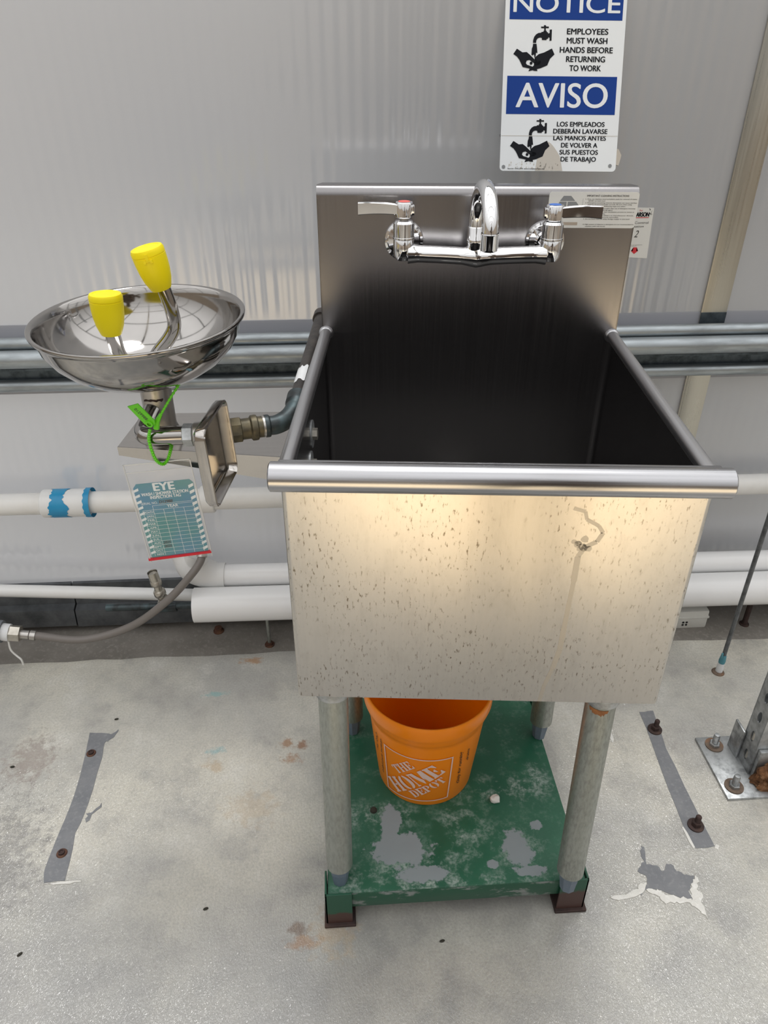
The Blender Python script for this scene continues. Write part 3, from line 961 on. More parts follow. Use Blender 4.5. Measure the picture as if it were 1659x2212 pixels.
# ------------------------------------------------------------------ bolts in the floor
def floor_bolt(x, y, label, tall):
    o = root('anchor_bolt', (x, y, 0.0007), label, 'bolt')
    b = B()
    z = 0.0007
    if tall:
        b.lathe([(0, 0), (0.0145, 0), (0.0145, 0.0025), (0.008, 0.003), (0, 0.003)], (x, y, z), (0, 0, 1), 20)
        b.build('washer', 'rust_dark', o)
        b = B()
        b.lathe([(0, .0025), (0.0088, .0025), (0.0088, .010), (0.007, .012), (0, .012)], (x, y, z), (0.06, 0.05, 1), 6)
        b.build('nut', 'rust_dark', o)
        b = B()
        pr = [(0, .01)]
        for k in range(8):
            pr += [(0.0052, .011 + k * tall / 8), (0.0044, .011 + (k + .5) * tall / 8)]
        pr += [(0.0042, .011 + tall), (0, .012 + tall)]
        b.lathe(pr, (x, y, z), (0.08, 0.05, 1), 12)
        b.build('stud', 'rust_dark', o)
    else:
        b.lathe([(0, 0), (0.0095, 0), (0.0085, 0.0018), (0.0065, 0.002), (0, 0.002)], (x, y, z), (0, 0, 1), 18)
        b.build('washer', 'rust', o)
        b = B()
        b.lathe([(0, .001), (0.0058, .001), (0.0054, .005), (0.0036, .0052), (0.003, .0035), (0, .0035)], (x, y, z), (0, 0, 1), 12)
        b.build('stud', 'rust_dark', o)
floor_bolt(-0.682, 0.365, 'flush rusty bolt stub at the far end of the left bare strip', 0)
floor_bolt(-0.674, 0.147, 'flush rusty bolt stub near the near end of the left bare strip', 0)
floor_bolt(0.465, 0.352, 'rusty bolt standing up at the far end of the right bare strip', 0.015)
floor_bolt(0.455, 0.129, 'rusty bolt standing up at the near end of the right bare strip', 0.014)

# ------------------------------------------------------------------ galvanised post with base plate at the right edge
o = root('steel_post', (0.66, 0.25, 0), 'galvanized perforated post with rusting base plate at the right edge', 'post')
b = B()
b.box((0.537, 0.176, 0.0), (0.760, 0.322, 0.006), 0.0008)
b.build('base_plate', 'galvanized', o)
for (x, y) in ((0.566, 0.300), (0.560, 0.202)):
    b = B()
    b.lathe([(0, 0), (0.0175, 0), (0.0175, 0.0025), (0, 0.0025)], (x, y, 0.006), (0, 0, 1), 24)
    ws = b.build('washer', 'washer_rust', o, label='brown rusted washer')
    b = B()
    b.lathe([(0, .0025), (0.0105, .0025), (0.0105, .008), (0.009, .0095), (0, .0095)], (x, y, 0.006), (0, 0, 1), 6)
    b.build('nut', 'galvanized', o)
    b = B()
    pr = [(0, .008)]
    for k in range(9):
        pr += [(0.0062, .009 + k * .0022), (0.0055, .0101 + k * .0022)]
    pr += [(0.005, .031), (0, .032)]
    b.lathe(pr, (x, y, 0.006), (0, 0, 1), 14)
    b.build('stud', 'galvanized', o)
# perforated upright: its left face has oval slots
def slotted(bb, x, y0, y1, z0, z1, slots, th=0.0025):
    """left face of the post in the plane x, with oval slots cut through"""
    yc = (y0 + y1) / 2
    n = 10
    zc = sorted(slots)
    cuts = [z0] + [(a + c) / 2 for a, c in zip(zc, zc[1:])] + [z1]
    for k, z in enumerate(zc):
        lo, hi = cuts[k], cuts[k + 1]
        ov = []
        sq = []
        for j in range(4 * n):
            a = 2 * PI * j / (4 * n)
            ov.append((yc + 0.0062 * math.cos(a), z + 0.013 * math.sin(a)))
            ca, sa = math.cos(a), math.sin(a)
            m = max(abs(ca), abs(sa))
            sq.append((yc + (y1 - y0) / 2 * ca / m, (hi + lo) / 2 + (hi - lo) / 2 * sa / m))
        for xx in (x, x + th):
            bb.mesh([(xx, *p) for p in ov] + [(xx, *p) for p in sq], [(j, (j + 1) % (4 * n), 4 * n + (j + 1) % (4 * n), 4 * n + j) for j in range(4 * n)])
        bb.mesh([(x, *p) for p in ov] + [(x + th, *p) for p in ov], [(j, (j + 1) % (4 * n), 4 * n + (j + 1) % (4 * n), 4 * n + j) for j in range(4 * n)])
b = B()
slotted(b, 0.600, 0.231, 0.272, 0.006, 1.606, [0.036 + 0.05 * i for i in range(32)])
b.box((0.600, 0.229, 0.006), (0.700, 0.2315, 1.606))
b.box((0.600, 0.2715, 0.006), (0.700, 0.274, 1.606))
b.build('upright', 'galvanized', o, smooth=False)
b = B()
b.box((0.594, 0.268, 0.006), (0.5985, 0.302, 0.078), 0.001)
b.build('side_bracket', 'galvanized', o)
b = B()
b.box((0.604, 0.220, 0.006), (0.700, 0.2285, 0.075), 0.001)
b.lathe([(0, 0), (0.006, 0), (0.006, 0.0006), (0, 0.0006)], (0.637, 0.2195, 0.055), (0, -1, 0), 12)
b.build('front_bracket', 'galvanized', o)
for z in (0.036, 0.086):
    b = B()
    b.tube([(0.606, 0.2515, z - 0.01), (0.606, 0.2515, z + 0.008)], 0.005, 10)
    b.build('bolt', 'nickel', o)
b = B()
t = bmesh.new()
bmesh.ops.create_icosphere(t, subdivisions=4, radius=1.0)
for v in t.verts:
    d = v.co.normalized()
    f = 1 + 0.28 * mnoise.noise(d * 2.3) + 0.16 * mnoise.noise(d * 6.0) + 0.08 * mnoise.noise(d * 14)
    v.co = Vector((0.660 + d.x * f * 0.060, 0.203 + d.y * f * 0.028, 0.020 + d.z * f * 0.040))
    v.co.z = max(v.co.z, 0.0062)
b.take(t)
b.build('rust_crust', 'rust_crust', o, label='flaking brown rust at the foot')

# ------------------------------------------------------------------ green stand
ST = root('equipment_stand', (0, 0.17, 0), 'low worn green steel stand under the sink legs', 'stand')
b = B()
zp = 0.0779
fx0, fx1, fy0, fy1 = -0.207, 0.201, -0.003, 0.405
b.box((fx0, fy0, zp - 0.003), (fx1, fy1, zp), 0.0012)
b.build('top_plate', 'green_enamel', ST)
b = B()
b.box((fx0 + .03, fy0 - 0.0005, zp - 0.038), (fx1 - .035, fy0 + 0.003, zp - 0.002), 0.001)
b.build('front_apron', 'green_edge', ST)
b = B()
b.box((fx0 + .03, fy1 - 0.003, zp - 0.038), (fx1 - .03, fy1, zp - 0.003), 0.001)
b.build('back_apron', 'green_edge', ST)
for x in (fx0, fx1 - 0.003):
    b = B()
    b.box((x, fy0 + 0.02, zp - 0.038), (x + 0.003, fy1 - 0.02, zp - 0.003), 0.001)
    b.build('side_apron', 'green_edge', ST)
def stand_leg(cx, cy, w, sx, sy, mat):
    b = B()
    x0, x1 = (cx, cx + sx * w) if sx > 0 else (cx - w, cx)
    y0, y1 = (cy, cy + w) if sy > 0 else (cy - w, cy)
    th = 0.0032
    zt = zp + 0.0045
    # angle iron: two leaves meeting in the outer corner
    yo = y0 if sy > 0 else y1 - th
    xo = x0 if sx > 0 else x1 - th
    zl = 0.006
    b.box((x0, yo, zl), (x1, yo + th, zt - (0.022 if False else 0.0)), 0.0006, seg=1)
    b.box((xo, y0, zl), (xo + th, y1, zt), 0.0006, seg=1)
    o = b.build('leg', mat, ST)
    b = B()
    b.box((x0 - 0.003, y0 - 0.005, 0.0), (x1 + 0.005, y1, 0.006), 0.001, seg=1)
    b.build('foot_plate', 'rust_dark', o, smooth=False)
stand_leg(fx0 - 0.0045, fy0 - 0.0055, 0.042, 1, 1, 'green_rust_leg')
stand_leg(fx1 + 0.0045, fy0 - 0.0055, 0.044, -1, 1, 'green_rust_leg_low')
stand_leg(fx0 - 0.0045, fy1 + 0.0055, 0.042, 1, -1, 'green_rust_leg')
stand_leg(fx1 + 0.0045, fy1 + 0.0055, 0.042, -1, -1, 'green_rust_leg')
# little things lying on the stand
tag(B().lathe([(0, 0), (0.006, 0), (0.0055, 0.004), (0.003, 0.0065), (0, 0.007)], (-0.128, 0.141, zp), (0, 0, 1), 12).build('pebble', 'debris', loc=(-0.128, 0.141, zp)), 'small dark pebble on the green stand left of the bucket', 'pebble')
b = B()
t = bmesh.new()
bmesh.ops.create_icosphere(t, subdivisions=2, radius=1.0)
for v in t.verts:
    f = 1 + 0.5 * mnoise.noise(v.co * 2.0)
    v.co = Vector((0.085 + v.co.x * f * 0.009, 0.148 + v.co.y * f * 0.008, zp + 0.005 + v.co.z * f * 0.0065))
    v.co.z = max(v.co.z, zp + 0.0002)
b.take(t)
tag(b.build('paper_scrap', 'white_crust', loc=(0.085, 0.148, zp)), 'crumpled white scrap on the green stand right of the bucket', 'scrap')

# ------------------------------------------------------------------ the sink
SK = root('utility_sink', S(0, 0.23, -0.7083), 'freestanding stainless steel utility sink on four legs with tall backsplash', 'sink', -WY)
D = 0.4595
def loop(w, y0, y1, r, z, n=4):
    return [(x, y, z) for x, y in rrect(2 * w, y1 - y0, r, n, 0, (y0 + y1) / 2)]
# bowl: outer skin, thickness at the top, inner skin, bottom with coved edges
b = B(SM)
H = 0.3025
lo = loop(0.230, 0.0, D + 0.004, 0.006, -H)
hi = loop(0.230, 0.0, D + 0.004, 0.006, 0.026)
ih = loop(0.2265, 0.0035, D, 0.010, 0.026)
il = loop(0.2265, 0.0035, D, 0.010, -H + 0.030)
il2 = loop(0.214, 0.016, D - 0.012, 0.010, -H + 0.008)
il3 = loop(0.200, 0.030, D - 0.026, 0.010, -H + 0.004)
rows = [lo, hi, ih, il, il2, il3]
k = len(lo)
b.mesh([p for r in rows for p in r], [(r * k + i, r * k + (i + 1) % k, (r + 1) * k + (i + 1) % k, (r + 1) * k + i) for r in range(len(rows) - 1) for i in range(k)]
       + [tuple(range(5 * k, 6 * k)), tuple(range(k))[::-1]])
bowl = b.build('bowl', 'steel_apron', SK, angle=25)
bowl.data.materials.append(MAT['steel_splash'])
MAT['darkened_bottom'] = P('darkened_bottom', (0.07, 0.068, 0.065), 0.6, 0.4).m  # bottom coloured dark to cut the sunlight it throws up the bowl
bowl.data.materials.append(MAT['darkened_bottom'])
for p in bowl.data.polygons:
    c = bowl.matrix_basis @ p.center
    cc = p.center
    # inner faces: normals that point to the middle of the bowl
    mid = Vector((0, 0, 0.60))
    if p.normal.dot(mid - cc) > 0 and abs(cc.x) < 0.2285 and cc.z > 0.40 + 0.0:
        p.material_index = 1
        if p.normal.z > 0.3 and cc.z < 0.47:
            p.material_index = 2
b = B(SM)
b.lathe([(0.045, 0.0), (0.043, 0.0012), (0.036, 0.0005), (0.034, -0.003), (0, -0.004)], (0, 0.23, -H + 0.0065), (0, 0, 1), 32)
b.build('drain', 'steel_dull', SK)
# front rolled edge
b = B(SM)
yc, zc, rr = -0.0145, 0.0295, 0.0160
path = [(-0.2375, yc, zc), (-0.236, yc, zc)] + [(-0.236 + 0.472 * i / 6, yc, zc) for i in range(1, 7)] + [(0.2375, yc, zc)]
b.tube(path, [rr - 0.0018] + [rr] * 7 + [rr - 0.0018], 40)
b.box((-0.230, -0.004, 0.030), (0.230, 0.0035, 0.0405), 0.001)
b.build('front_roll', 'steel_rim', SK)
for sgn in (-1, 1):
    b = B(SM)
    x = sgn * 0.2245
    b.tube([(x, -0.004, 0.0265), (x, 0.1, 0.0265), (x, 0.3, 0.0265), (x, D - 0.001, 0.0265)], 0.0088, 20)
    b.lathe([(0.0088, 0), (0.0115, 0.0), (0.0105, 0.004), (0.0088, 0.006)], (x, D, 0.0265), (0, -1, 0), 18)
    b.build('side_rail', 'steel_rail', SK)
# backsplash: sheet with its top rolled back
b = B(SM)
prof = [(D, 0.0261), (D, 0.228)]
for i in range(1, 9):
    a = PI / 2 * i / 8
    prof.append((D + 0.014 - 0.014 * math.cos(a), 0.228 + 0.014 * math.sin(a)))
prof += [(D + 0.030, 0.242), (D + 0.036, 0.236), (D + 0.034, 0.233), (D + 0.016, 0.238), (D + 0.006, 0.232), (D + 0.003, 0.22), (D + 0.003, 0.0261)]
k = len(prof)
def xw(i, side):
    y = prof[i][0]
    return side * (0.2305 - max(0, (y - D - 0.012)) * 0.35)
b.mesh([(xw(i, -1), *prof[i]) for i in range(k)] + [(xw(i, 1), *prof[i]) for i in range(k)],
       [(i, (i + 1) % k, k + (i + 1) % k, k + i) for i in range(k)] + [tuple(range(k))[::-1], tuple(range(k, 2 * k))])
for sgn in (-1, 1):
    b.box((sgn * 0.2305 - (0.002 if sgn > 0 else 0), D, 0.0261), (sgn * 0.2305 + (0 if sgn > 0 else 0.002), D + 0.022, 0.224))
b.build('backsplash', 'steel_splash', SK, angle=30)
# legs: pipes a little splayed, with cup at the top and grey plastic foot
LO, LX = -0.0096, 0.1785
for (sx, yt, yb) in ((-1, 0.030, 0.001), (1, 0.030, 0.001), (-1, 0.318, 0.3036), (1, 0.318, 0.3036)):
    x = LO + sx * LX
    t0, t1 = Vector((x, yt, -H)), Vector((x, yb, -0.7083))
    ax = (t1 - t0).normalized()
    b = B(SM)
    b.tube([t0, t1 - ax * 0.040], 0.0202, 24)
    lg = b.build('leg', 'galvanized_leg', SK)
    b = B(SM)
    b.tube([t0, t0 + ax * 0.020, t0 + ax * 0.023], [0.0245, 0.0235, 0.0205], 24)
    b.build('collar', 'galvanized', lg)
    b = B(SM)
    b.tube([t1 - ax * 0.048, t1 - ax * 0.046, t1 - ax * 0.024, t1 - ax * 0.020, t1], [0.0150, 0.0158, 0.0150, 0.0142, 0.0118], 8)
    b.build('foot', 'foot_blue', lg, smooth=False)
    if sx > 0 and yt < 0.1:
        b = B(SM)
        ring_p = []
        m = 18
        for j in range(m + 1):
            a = math.radians(-150 + 75 * j / m)
            for zz in (0.0235, 0.0245 + 0.008 * math.sin(PI * j / m) ** .7 + random.uniform(-.0015, .0025) * (0 < j < m)):
                q = t0 + ax * zz
                ring_p.append((q.x + 0.0206 * math.cos(a), q.y + 0.0206 * math.sin(a), q.z))
        b.mesh(ring_p, [(2 * j, 2 * j + 1, 2 * j + 3, 2 * j + 2) for j in range(m)])
        b.build('rust_stain', 'rust_bright', lg)
# bolts of the eyewash bracket, seen inside the bowl on its left wall
for (y, z) in ((0.2442, -0.0464), (0.2479 - 0.03, -0.0771 - 0.004)):
    b = B(SM)
    b.lathe([(0, 0), (0.0195, 0), (0.0195, 0.0015), (0, 0.0018)], (-0.2265, y, z), (1, 0, 0), 28)
    bt = b.build('mount_washer', 'galvanized', SK)
    b = B(SM)
    b.lathe([(0, 0.001), (0.0085, 0.001), (0.0085, 0.008), (0, 0.0085)], (-0.2265, y, z), (1, 0, 0), 6)
    b.build('bolt_head', 'nickel', bt)
# water mark running down the apron and one on the roll
MAT['water_mark'] = P('water_mark', (0.52, 0.49, 0.445), 0.36, 1.0).m
def s_on(y):
    return (SM @ Vector((0, y, 0)), SM.to_3x3() @ Vector((1, 0, 0)), Vector((0, 0, 1)), SM.to_3x3() @ Vector((0, -1, 0)))
fr_apron = s_on(0.0)
b = B()
dr = [(0.085, -0.012), (0.098, -0.016), (0.101, -0.026), (0.115, -0.034), (0.121, -0.043), (0.116, -0.055), (0.104, -0.062), (0.098, -0.075), (0.098, -0.11), (0.097, -0.14), (0.096, -0.18), (0.095, -0.215), (0.090, -0.245), (0.083, -0.275), (0.080, -0.302)]
for (p, q) in zip(dr, dr[1:]):
    w = 0.0046 if p[1] > -0.055 else 0.0062
    line(b, [p, q], w * random.uniform(.85, 1.15), fr_apron, 0.00006)
for k in range(9):
    a = random.uniform(0, 2 * PI)
    cx_, cy_ = 0.103 + random.gauss(0, .007), -0.062 + random.gauss(0, .006)
    s_ = random.uniform(.0015, .005)
    poly(b, [(cx_ + s_ * math.cos(a + j) * random.uniform(.8, 1.1), cy_ + s_ * math.sin(a + j) * random.uniform(.8, 1.1)) for j in (0, .6, 1.2, 1.8, 2.4, 3.0, 3.6, 4.2, 4.8, 5.4)], fr_apron, 0.00006)
b.build('water_mark', MAT['water_mark'], SK, smooth=False)
# instruction sticker on the backsplash
fr_sp = s_on(D)
b = B()
pts = rrect(0.1275, 0.0488, 0.004, 4, 0.1672, 0.2110)
b.prism(pts, *fr_sp, 0.0, 0.0004)
stk = b.build('instruction_sticker', 'sticker_white', SK, smooth=False)
b = B()
letter(b, 'IMPORTANT CLEANING INSTRUCTIONS', 0.157, 0.2165, 0.2292, 0.0022, fr_sp, 0.0007, 0.012)
for s_, u0, u1, v in (
        ('1. Only use stainless steel and plastic pads for removal of stains.', .1555, .2285, .2253), ('NEVER use steel wool.', .1595, .184, .2229),
        ('2. Detergents containing chlorine derivatives can cause stainless', .1555, .2290, .2203), ('steel to pit and eventually corrode. Be sure when using', .1595, .222, .2180),
        ('detergents that the following steps are taken:', .1595, .2135, .2156), ('a. Rinse sink bowl thoroughly after use of detergent removing', .1590, .2278, .2128),
        ('all traces of cleaning agent', .1630, .196, .2105), ('b. Allow sinks to dry after sterilization process to remain in', .1590, .227, .2080),
        ('use thoroughly', .1630, .186, .2056), ('c. Use detergents ONLY as manufacturer directs,', .1590, .227, .2032), ('misuse can prove harmful.', .1630, .206, .2008),
        ('3. Do not leave steel or other foreign matter in sink bowl', .1555, .222, .1984),
        ('4. High content of chlorine in detergents are not recommended for', .1560, .2295, .1912), ('stainless steel sink bowls.', .1595, .189, .1886)):
    letter(b, s_, u0, u1, v, 0.00125, fr_sp, 0.0007, 0.008)
b.build('sticker_text', 'ink_soft', stk, smooth=False)
b = B()
poly(b, [(.1240, .2300), (.1345, .2300), (.1405, .2238), (.1405, .2232), (.1195, .2232), (.1195, .2238)], fr_sp, 0.0006)
poly(b, [(.1190, .2222), (.1290, .2222), (.1290, .2145), (.1145, .2145)], fr_sp, 0.0006)
poly(b, [(.1305, .2222), (.1425, .2222), (.1490, .2145), (.1305, .2145)], fr_sp, 0.0006)
line(b, [(.152, .2265), (.152, .2145)], 0.0003, fr_sp)
b.build('sticker_emblem', 'sticker_grey', stk, smooth=False)
b = B()
rect(b, .117, .1905, .148, .1945, fr_sp, 0.0006)
b.build('sticker_bar', 'sticker_tan', stk, smooth=False)

# ------------------------------------------------------------------ wall-mounted faucet
FC = root('faucet', S(0, D, 0.165), 'chrome two-handle gooseneck faucet mounted on the backsplash of the sink', 'faucet', -WY)
yb = 0.405
for sx in (-1, 1):
    x = 0.1035 * sx
    b = B(SM)
    b.lathe([(0.0285, 0.0), (0.0290, 0.0015), (0.0280, 0.0040), (0.0245, 0.0052), (0.0230, 0.0042), (0.0150, 0.0048), (0.013, 0.012)], (x, D, 0.168), (0, -1, 0), 36)
    b.build('escutcheon', 'chrome', FC)
# body: shanks, lower cross piece and valve seats, one casting
b = B(SM)
for sx in (-1, 1):
    x = 0.1035 * sx
    b.tube([(x, D - 0.008, 0.166), (x, yb + 0.004, 0.166)], 0.0125, 20)
    b.lathe([(0, -.014), (0.010, -.0135), (0.0135, -.008), (0.0145, 0.0), (0.0145, 0.014), (0.0135, 0.0155), (0, 0.0155)], (x, yb, 0.166), (0, 0, 1), 28)
bar = []
rs = []
for i in range(29):
    u = -1 + 2 * i / 28
    x = 0.097 * u
    bow = -0.0015 - 0.004 * (1 - abs(u)) ** 1.5
    sw = 0.0118 + 0.0030 * max(0, 1 - abs(u) * 5) + 0.0022 * max(0, (abs(u) - .86) / .14)
    bar.append((x, yb - 0.002, 0.163 + bow))
    rs.append(sw)
b.tube(bar, rs, 24)
b.lathe([(0, -.010), (0.010, -.008), (0.0125, 0), (0.0115, 0.012), (0.0122, 0.013), (0.0122, 0.019), (0.0115, 0.020), (0.0118, 0.034), (0.0108, 0.0355), (0, 0.0355)], (-0.003, yb, 0.163), (0, 0, 1), 28)
b.build('body', 'chrome', FC, angle=45)
for sx, col in ((-1, 'red'), (1, 'blue')):
    x = 0.1035 * sx
    b = B(SM)
    b.lathe([(0, 0), (0.0155, 0), (0.0155, 0.0022), (0.0146, 0.0026), (0.0146, 0.0205), (0.0122, 0.0240), (0.0068, 0.0250), (0, 0.0255)], (x, yb, 0.1815), (0, 0, 1), 30)
    bn = b.build('bonnet', 'chrome', FC, angle=14)
    b = B(SM)
    b.lathe([(0, 0), (0.0062, 0), (0.0062, 0.006), (0, 0.006)], (x, yb, 0.206), (0, 0, 1), 16)
    b.build('stem', 'steel_dull', bn)
    zt = 0.2095 if sx < 0 else 0.2065
    b = B(SM)
    # hub with shallow flutes
    n = 48
    pr = [(0.92, 0.0), (1.0, 0.0012), (1.0, 0.0188), (0.93, 0.0202), (0.72, 0.0206), (0.70, 0.0200), (0, 0.0200)]
    rows = []
    for r, h in pr:
        rows.append([(x + 0.0118 * r * (1 + 0.03 * math.cos(8 * 2 * PI * j / n)) * math.cos(2 * PI * j / n), yb + 0.0118 * r * (1 + 0.03 * math.cos(8 * 2 * PI * j / n)) * math.sin(2 * PI * j / n), zt + h) for j in range(n)])
    b.mesh([p for r in rows for p in r], [(r * n + j, r * n + (j + 1) % n, (r + 1) * n + (j + 1) % n, (r + 1) * n + j) for r in range(len(rows) - 2) for j in range(n)] + [tuple(range(n))[::-1], tuple(range((len(rows) - 2) * n, (len(rows) - 1) * n))])
    # blade
    L = 0.061
    zb = zt + 0.0045
    blade = []
    m = 10
    for i in range(m + 1):
        u = i / m
        xx = x + sx * (0.0095 + (L - 0.0095 + 0.002) * u)
        yy = yb - 0.003 - 0.004 * u
        hgt = 0.0115 + 0.0028 * u
        th = 0.0042 - 0.0006 * u
        dz = 0.0012 * math.sin(u * PI) + 0.0005
        for (dy, dzz) in ((-th, 0), (-th * .8, -0.001), (th * .8, -0.001), (th, 0), (th, hgt), (th * .8, hgt + .001), (-th * .8, hgt + .001), (-th, hgt)):
            blade.append((xx, yy + dy, zb + dz + dzz))
    fs = [(i * 8 + j, i * 8 + (j + 1) % 8, (i + 1) * 8 + (j + 1) % 8, (i + 1) * 8 + j) for i in range(m) for j in range(8)] + [tuple(range(8)), tuple(range(m * 8, m * 8 + 8))]
    b.mesh(blade, fs)
    # tab on the other side
    xt = x - sx * 0.0145
    b.box((min(xt, xt + sx * 0.005), yb - 0.006, zt + 0.003), (max(xt, xt + sx * 0.005), yb + 0.006, zt + 0.0165), 0.0012)
    hd = b.build('lever_handle', 'chrome', FC, angle=35)
    b = B(SM)
    b.lathe([(0.0082, 0.0), (0.0078, 0.0009), (0, 0.0012)], (x, yb, zt + 0.0201), (0, 0, 1), 24)
    b.build('index_button', 'button_' + col, hd, label=col + ' round index on top of the handle')
# gooseneck spout, swung slightly to the right
b = B(SM)
gp = [(-0.003, 0.405, 0.190), (-0.003, 0.405, 0.200)]
for i in range(0, 25):
    a = PI * i / 24
    gp.append((-0.003 + 0.0085 * (1 - math.cos(a)) / 2, 0.350 + 0.055 * math.cos(a), 0.207 + 0.049 * math.sin(a)))
gp += [(0.0055, 0.295, 0.200)]
b.tube(gp, 0.0102, 28, up=(1, 0, 0))
sp_ = b.build('spout', 'chrome', FC)
b = B(SM)
b.lathe([(0.0112, 0.0225), (0.0116, 0.021), (0.0112, 0.020), (0.0110, 0.003), (0.0104, 0.001), (0.0085, 0.0), (0.0080, 0.004), (0, 0.004)], (0.0055, 0.295, 0.1885), (0, 0, 1), 30)
b.build('aerator', 'chrome', sp_, angle=30)

# ------------------------------------------------------------------ eyewash station
EY = root('eyewash_station', (-0.395, 0.276, 0.735), 'stainless eyewash bowl with two yellow-capped spouts on a bracket left of the sink', 'eyewash')
bc = Vector((-0.414, 0.276, 0.905))
bn_ = Vector((-0.023, -0.037, 1)).normalized()
R = 0.1345
b = B()
prof_o = [(0.0, -0.094), (0.030, -0.094), (0.055, -0.090), (0.080, -0.079), (0.100, -0.064), (0.115, -0.046), (0.124, -0.028), (0.1275, -0.012), (0.1290, -0.007), (0.1335, -0.005), (R, -0.002), (R, 0.0), (0.1335, 0.0012), (0.1305, 0.0008), (0.1275, -0.002),
          (0.1258, -0.012), (0.1222, -0.028), (0.113, -0.045), (0.098, -0.0625), (0.078, -0.0775), (0.054, -0.0882), (0.030, -0.092), (0.0, -0.0925)]
b.lathe([(r_, h_ * 0.87) for r_, h_ in prof_o], bc, bn_, 72)
b.build('bowl', 'steel_polished', EY, angle=50)
pc = Vector((-0.408, 0.276, 0))
b = B()
b.lathe([(0.0205, 0.822), (0.0205, 0.757), (0.0215, 0.754), (0.0262, 0.742), (0.0262, 0.7358), (0.0, 0.7358)], pc, (0, 0, 1), 36)
b.lathe([(0.030, 0.820), (0.030, 0.8235), (0.0, 0.8235)], pc, (0, 0, 1), 30)
b.build('post', 'steel_dull', EY)
b = B()
b.mesh([(pc.x - .013 + random.uniform(-.001, .001) + .0032 * j, 0.276 - math.sqrt(max(0, 0.0208 ** 2 - (-.013 + .0032 * j) ** 2)), 0.797 + (0.0026 if k else 0) + random.uniform(-.0011, .0011)) for j in range(9) for k in range(2)], [(2 * j, 2 * j + 1, 2 * j + 3, 2 * j + 2) for j in range(8)])
b.build('rust_stain', 'rust_dark', EY)
# shelf bracket with a folded front lip that deepens towards the sink
zs = 0.735
q = [(-0.4655, 0.2510), (-0.2335, 0.2050), (-0.205, 0.351), (-0.402, 0.3575), (-0.455, 0.352)]
b = B()
top = [(x, y, zs) for x, y in q]
bot = [(x, y, zs - 0.0015) for x, y in q]
b.mesh(top + bot, [(0, 1, 2, 3, 4), (9, 8, 7, 6, 5)] + [(i, (i + 1) % 5, 5 + (i + 1) % 5, 5 + i) for i in range(5)])
a0, a1 = Vector((*q[0], zs)), Vector((*q[1], zs))
nn = Vector((a1.y - a0.y, -(a1.x - a0.x), 0)).normalized()
lip = [a0 + nn * 0.001, a1 + nn * 0.001, a1 + nn * 0.001 + Vector((0, 0, -0.038)), a0 + nn * 0.001 + Vector((0, 0, -0.0125))]
b.mesh(lip + [p - nn * 0.0015 for p in lip], [(0, 1, 2, 3), (7, 6, 5, 4), (0, 3, 7, 4), (2, 1, 5, 6), (3, 2, 6, 7), (1, 0, 4, 5)])
b.build('shelf_bracket', 'steel_bracket', EY, smooth=False)
# supply pipe: leaves the post, curls to the front and runs to the right
pp = spline([(-0.412, 0.262, 0.783), (-0.418, 0.246, 0.772), (-0.421, 0.230, 0.766), (-0.414, 0.219, 0.7655), (-0.400, 0.216, 0.7662), (-0.375, 0.2155, 0.7668), (-0.358, 0.2150, 0.767)], 8)
b = B()
b.tube(pp, 0.0125, 22)
b.build('supply_tube', 'steel_polished', EY)
b = B()
b.lathe([(0, 0), (0.0135, 0), (0.0150, 0.001), (0.0150, 0.0125), (0.0135, 0.0135), (0, 0.0135)], (-0.367, 0.215, 0.767), (1, 0, 0), 6)
b.build('hex_nut', 'galvanized', EY, smooth=False)
b = B()
b.lathe([(0, 0), (0.0140, 0), (0.0165, 0.002), (0.0170, 0.010), (0.0150, 0.020), (0.0150, 0.046), (0.0130, 0.048), (0, 0.048)], (-0.3535, 0.215, 0.767), (1, 0, 0), 26)
b.build('valve_body', 'steel_dull', EY)
# square push plate: a shallow dish with a turned rim
c0 = Vector((-0.312, 0.136, 0.7803))
yaw, pit, s_ = 0.1365, -0.0477, 0.1006
hh_ = Vector((math.sin(yaw), math.cos(yaw), 0))
nn_ = hh_.cross(Vector((0, 0, 1)))
uu_ = math.cos(pit) * Vector((0, 0, 1)) + math.sin(pit) * nn_
nn_ = hh_.cross(uu_).normalized()
b = B()
def dish(w, r, d):
    return [c0 + hh_ * x + uu_ * y + nn_ * d for x, y in rrect(w, w, r, 6)]
rows = [dish(s_ - .020, .006, -.0085), dish(s_ - .006, .010, -.0075), dish(s_, .012, -.004), dish(s_ + .001, .012, 0.006), dish(s_ - .002, .011, 0.007), dish(s_ - .004, .010, 0.0055), dish(s_ - .008, .009, -.0035), dish(s_ - .014, .008, -.006), dish(s_ - .022, .006, -.0065)]
k = len(rows[0])
b.mesh([p for r in rows for p in r], [(r * k + i, r * k + (i + 1) % k, (r + 1) * k + (i + 1) % k, (r + 1) * k + i) for r in range(len(rows) - 1) for i in range(k)] + [tuple(range(k)), tuple(range((len(rows) - 1) * k, len(rows) * k))[::-1]])
b.build('push_plate', 'steel_bracket', EY, angle=40)
b = B()
b.lathe([(0, 0), (0.0045, 0), (0.004, 0.003), (0, 0.004)], c0 - hh_ * 0.035 - nn_ * 0.008 - uu_ * 0.012, -nn_, 12)
b.build('screw', 'steel_dull', EY)
b = B()
b.tube([(-0.3345, 0.212, 0.767), (-0.3345, 0.185, 0.767), (-0.331, 0.168, 0.768), (-0.322, 0.160, 0.770)], 0.005, 12)
b.build('valve_stem', 'steel_dull', EY)
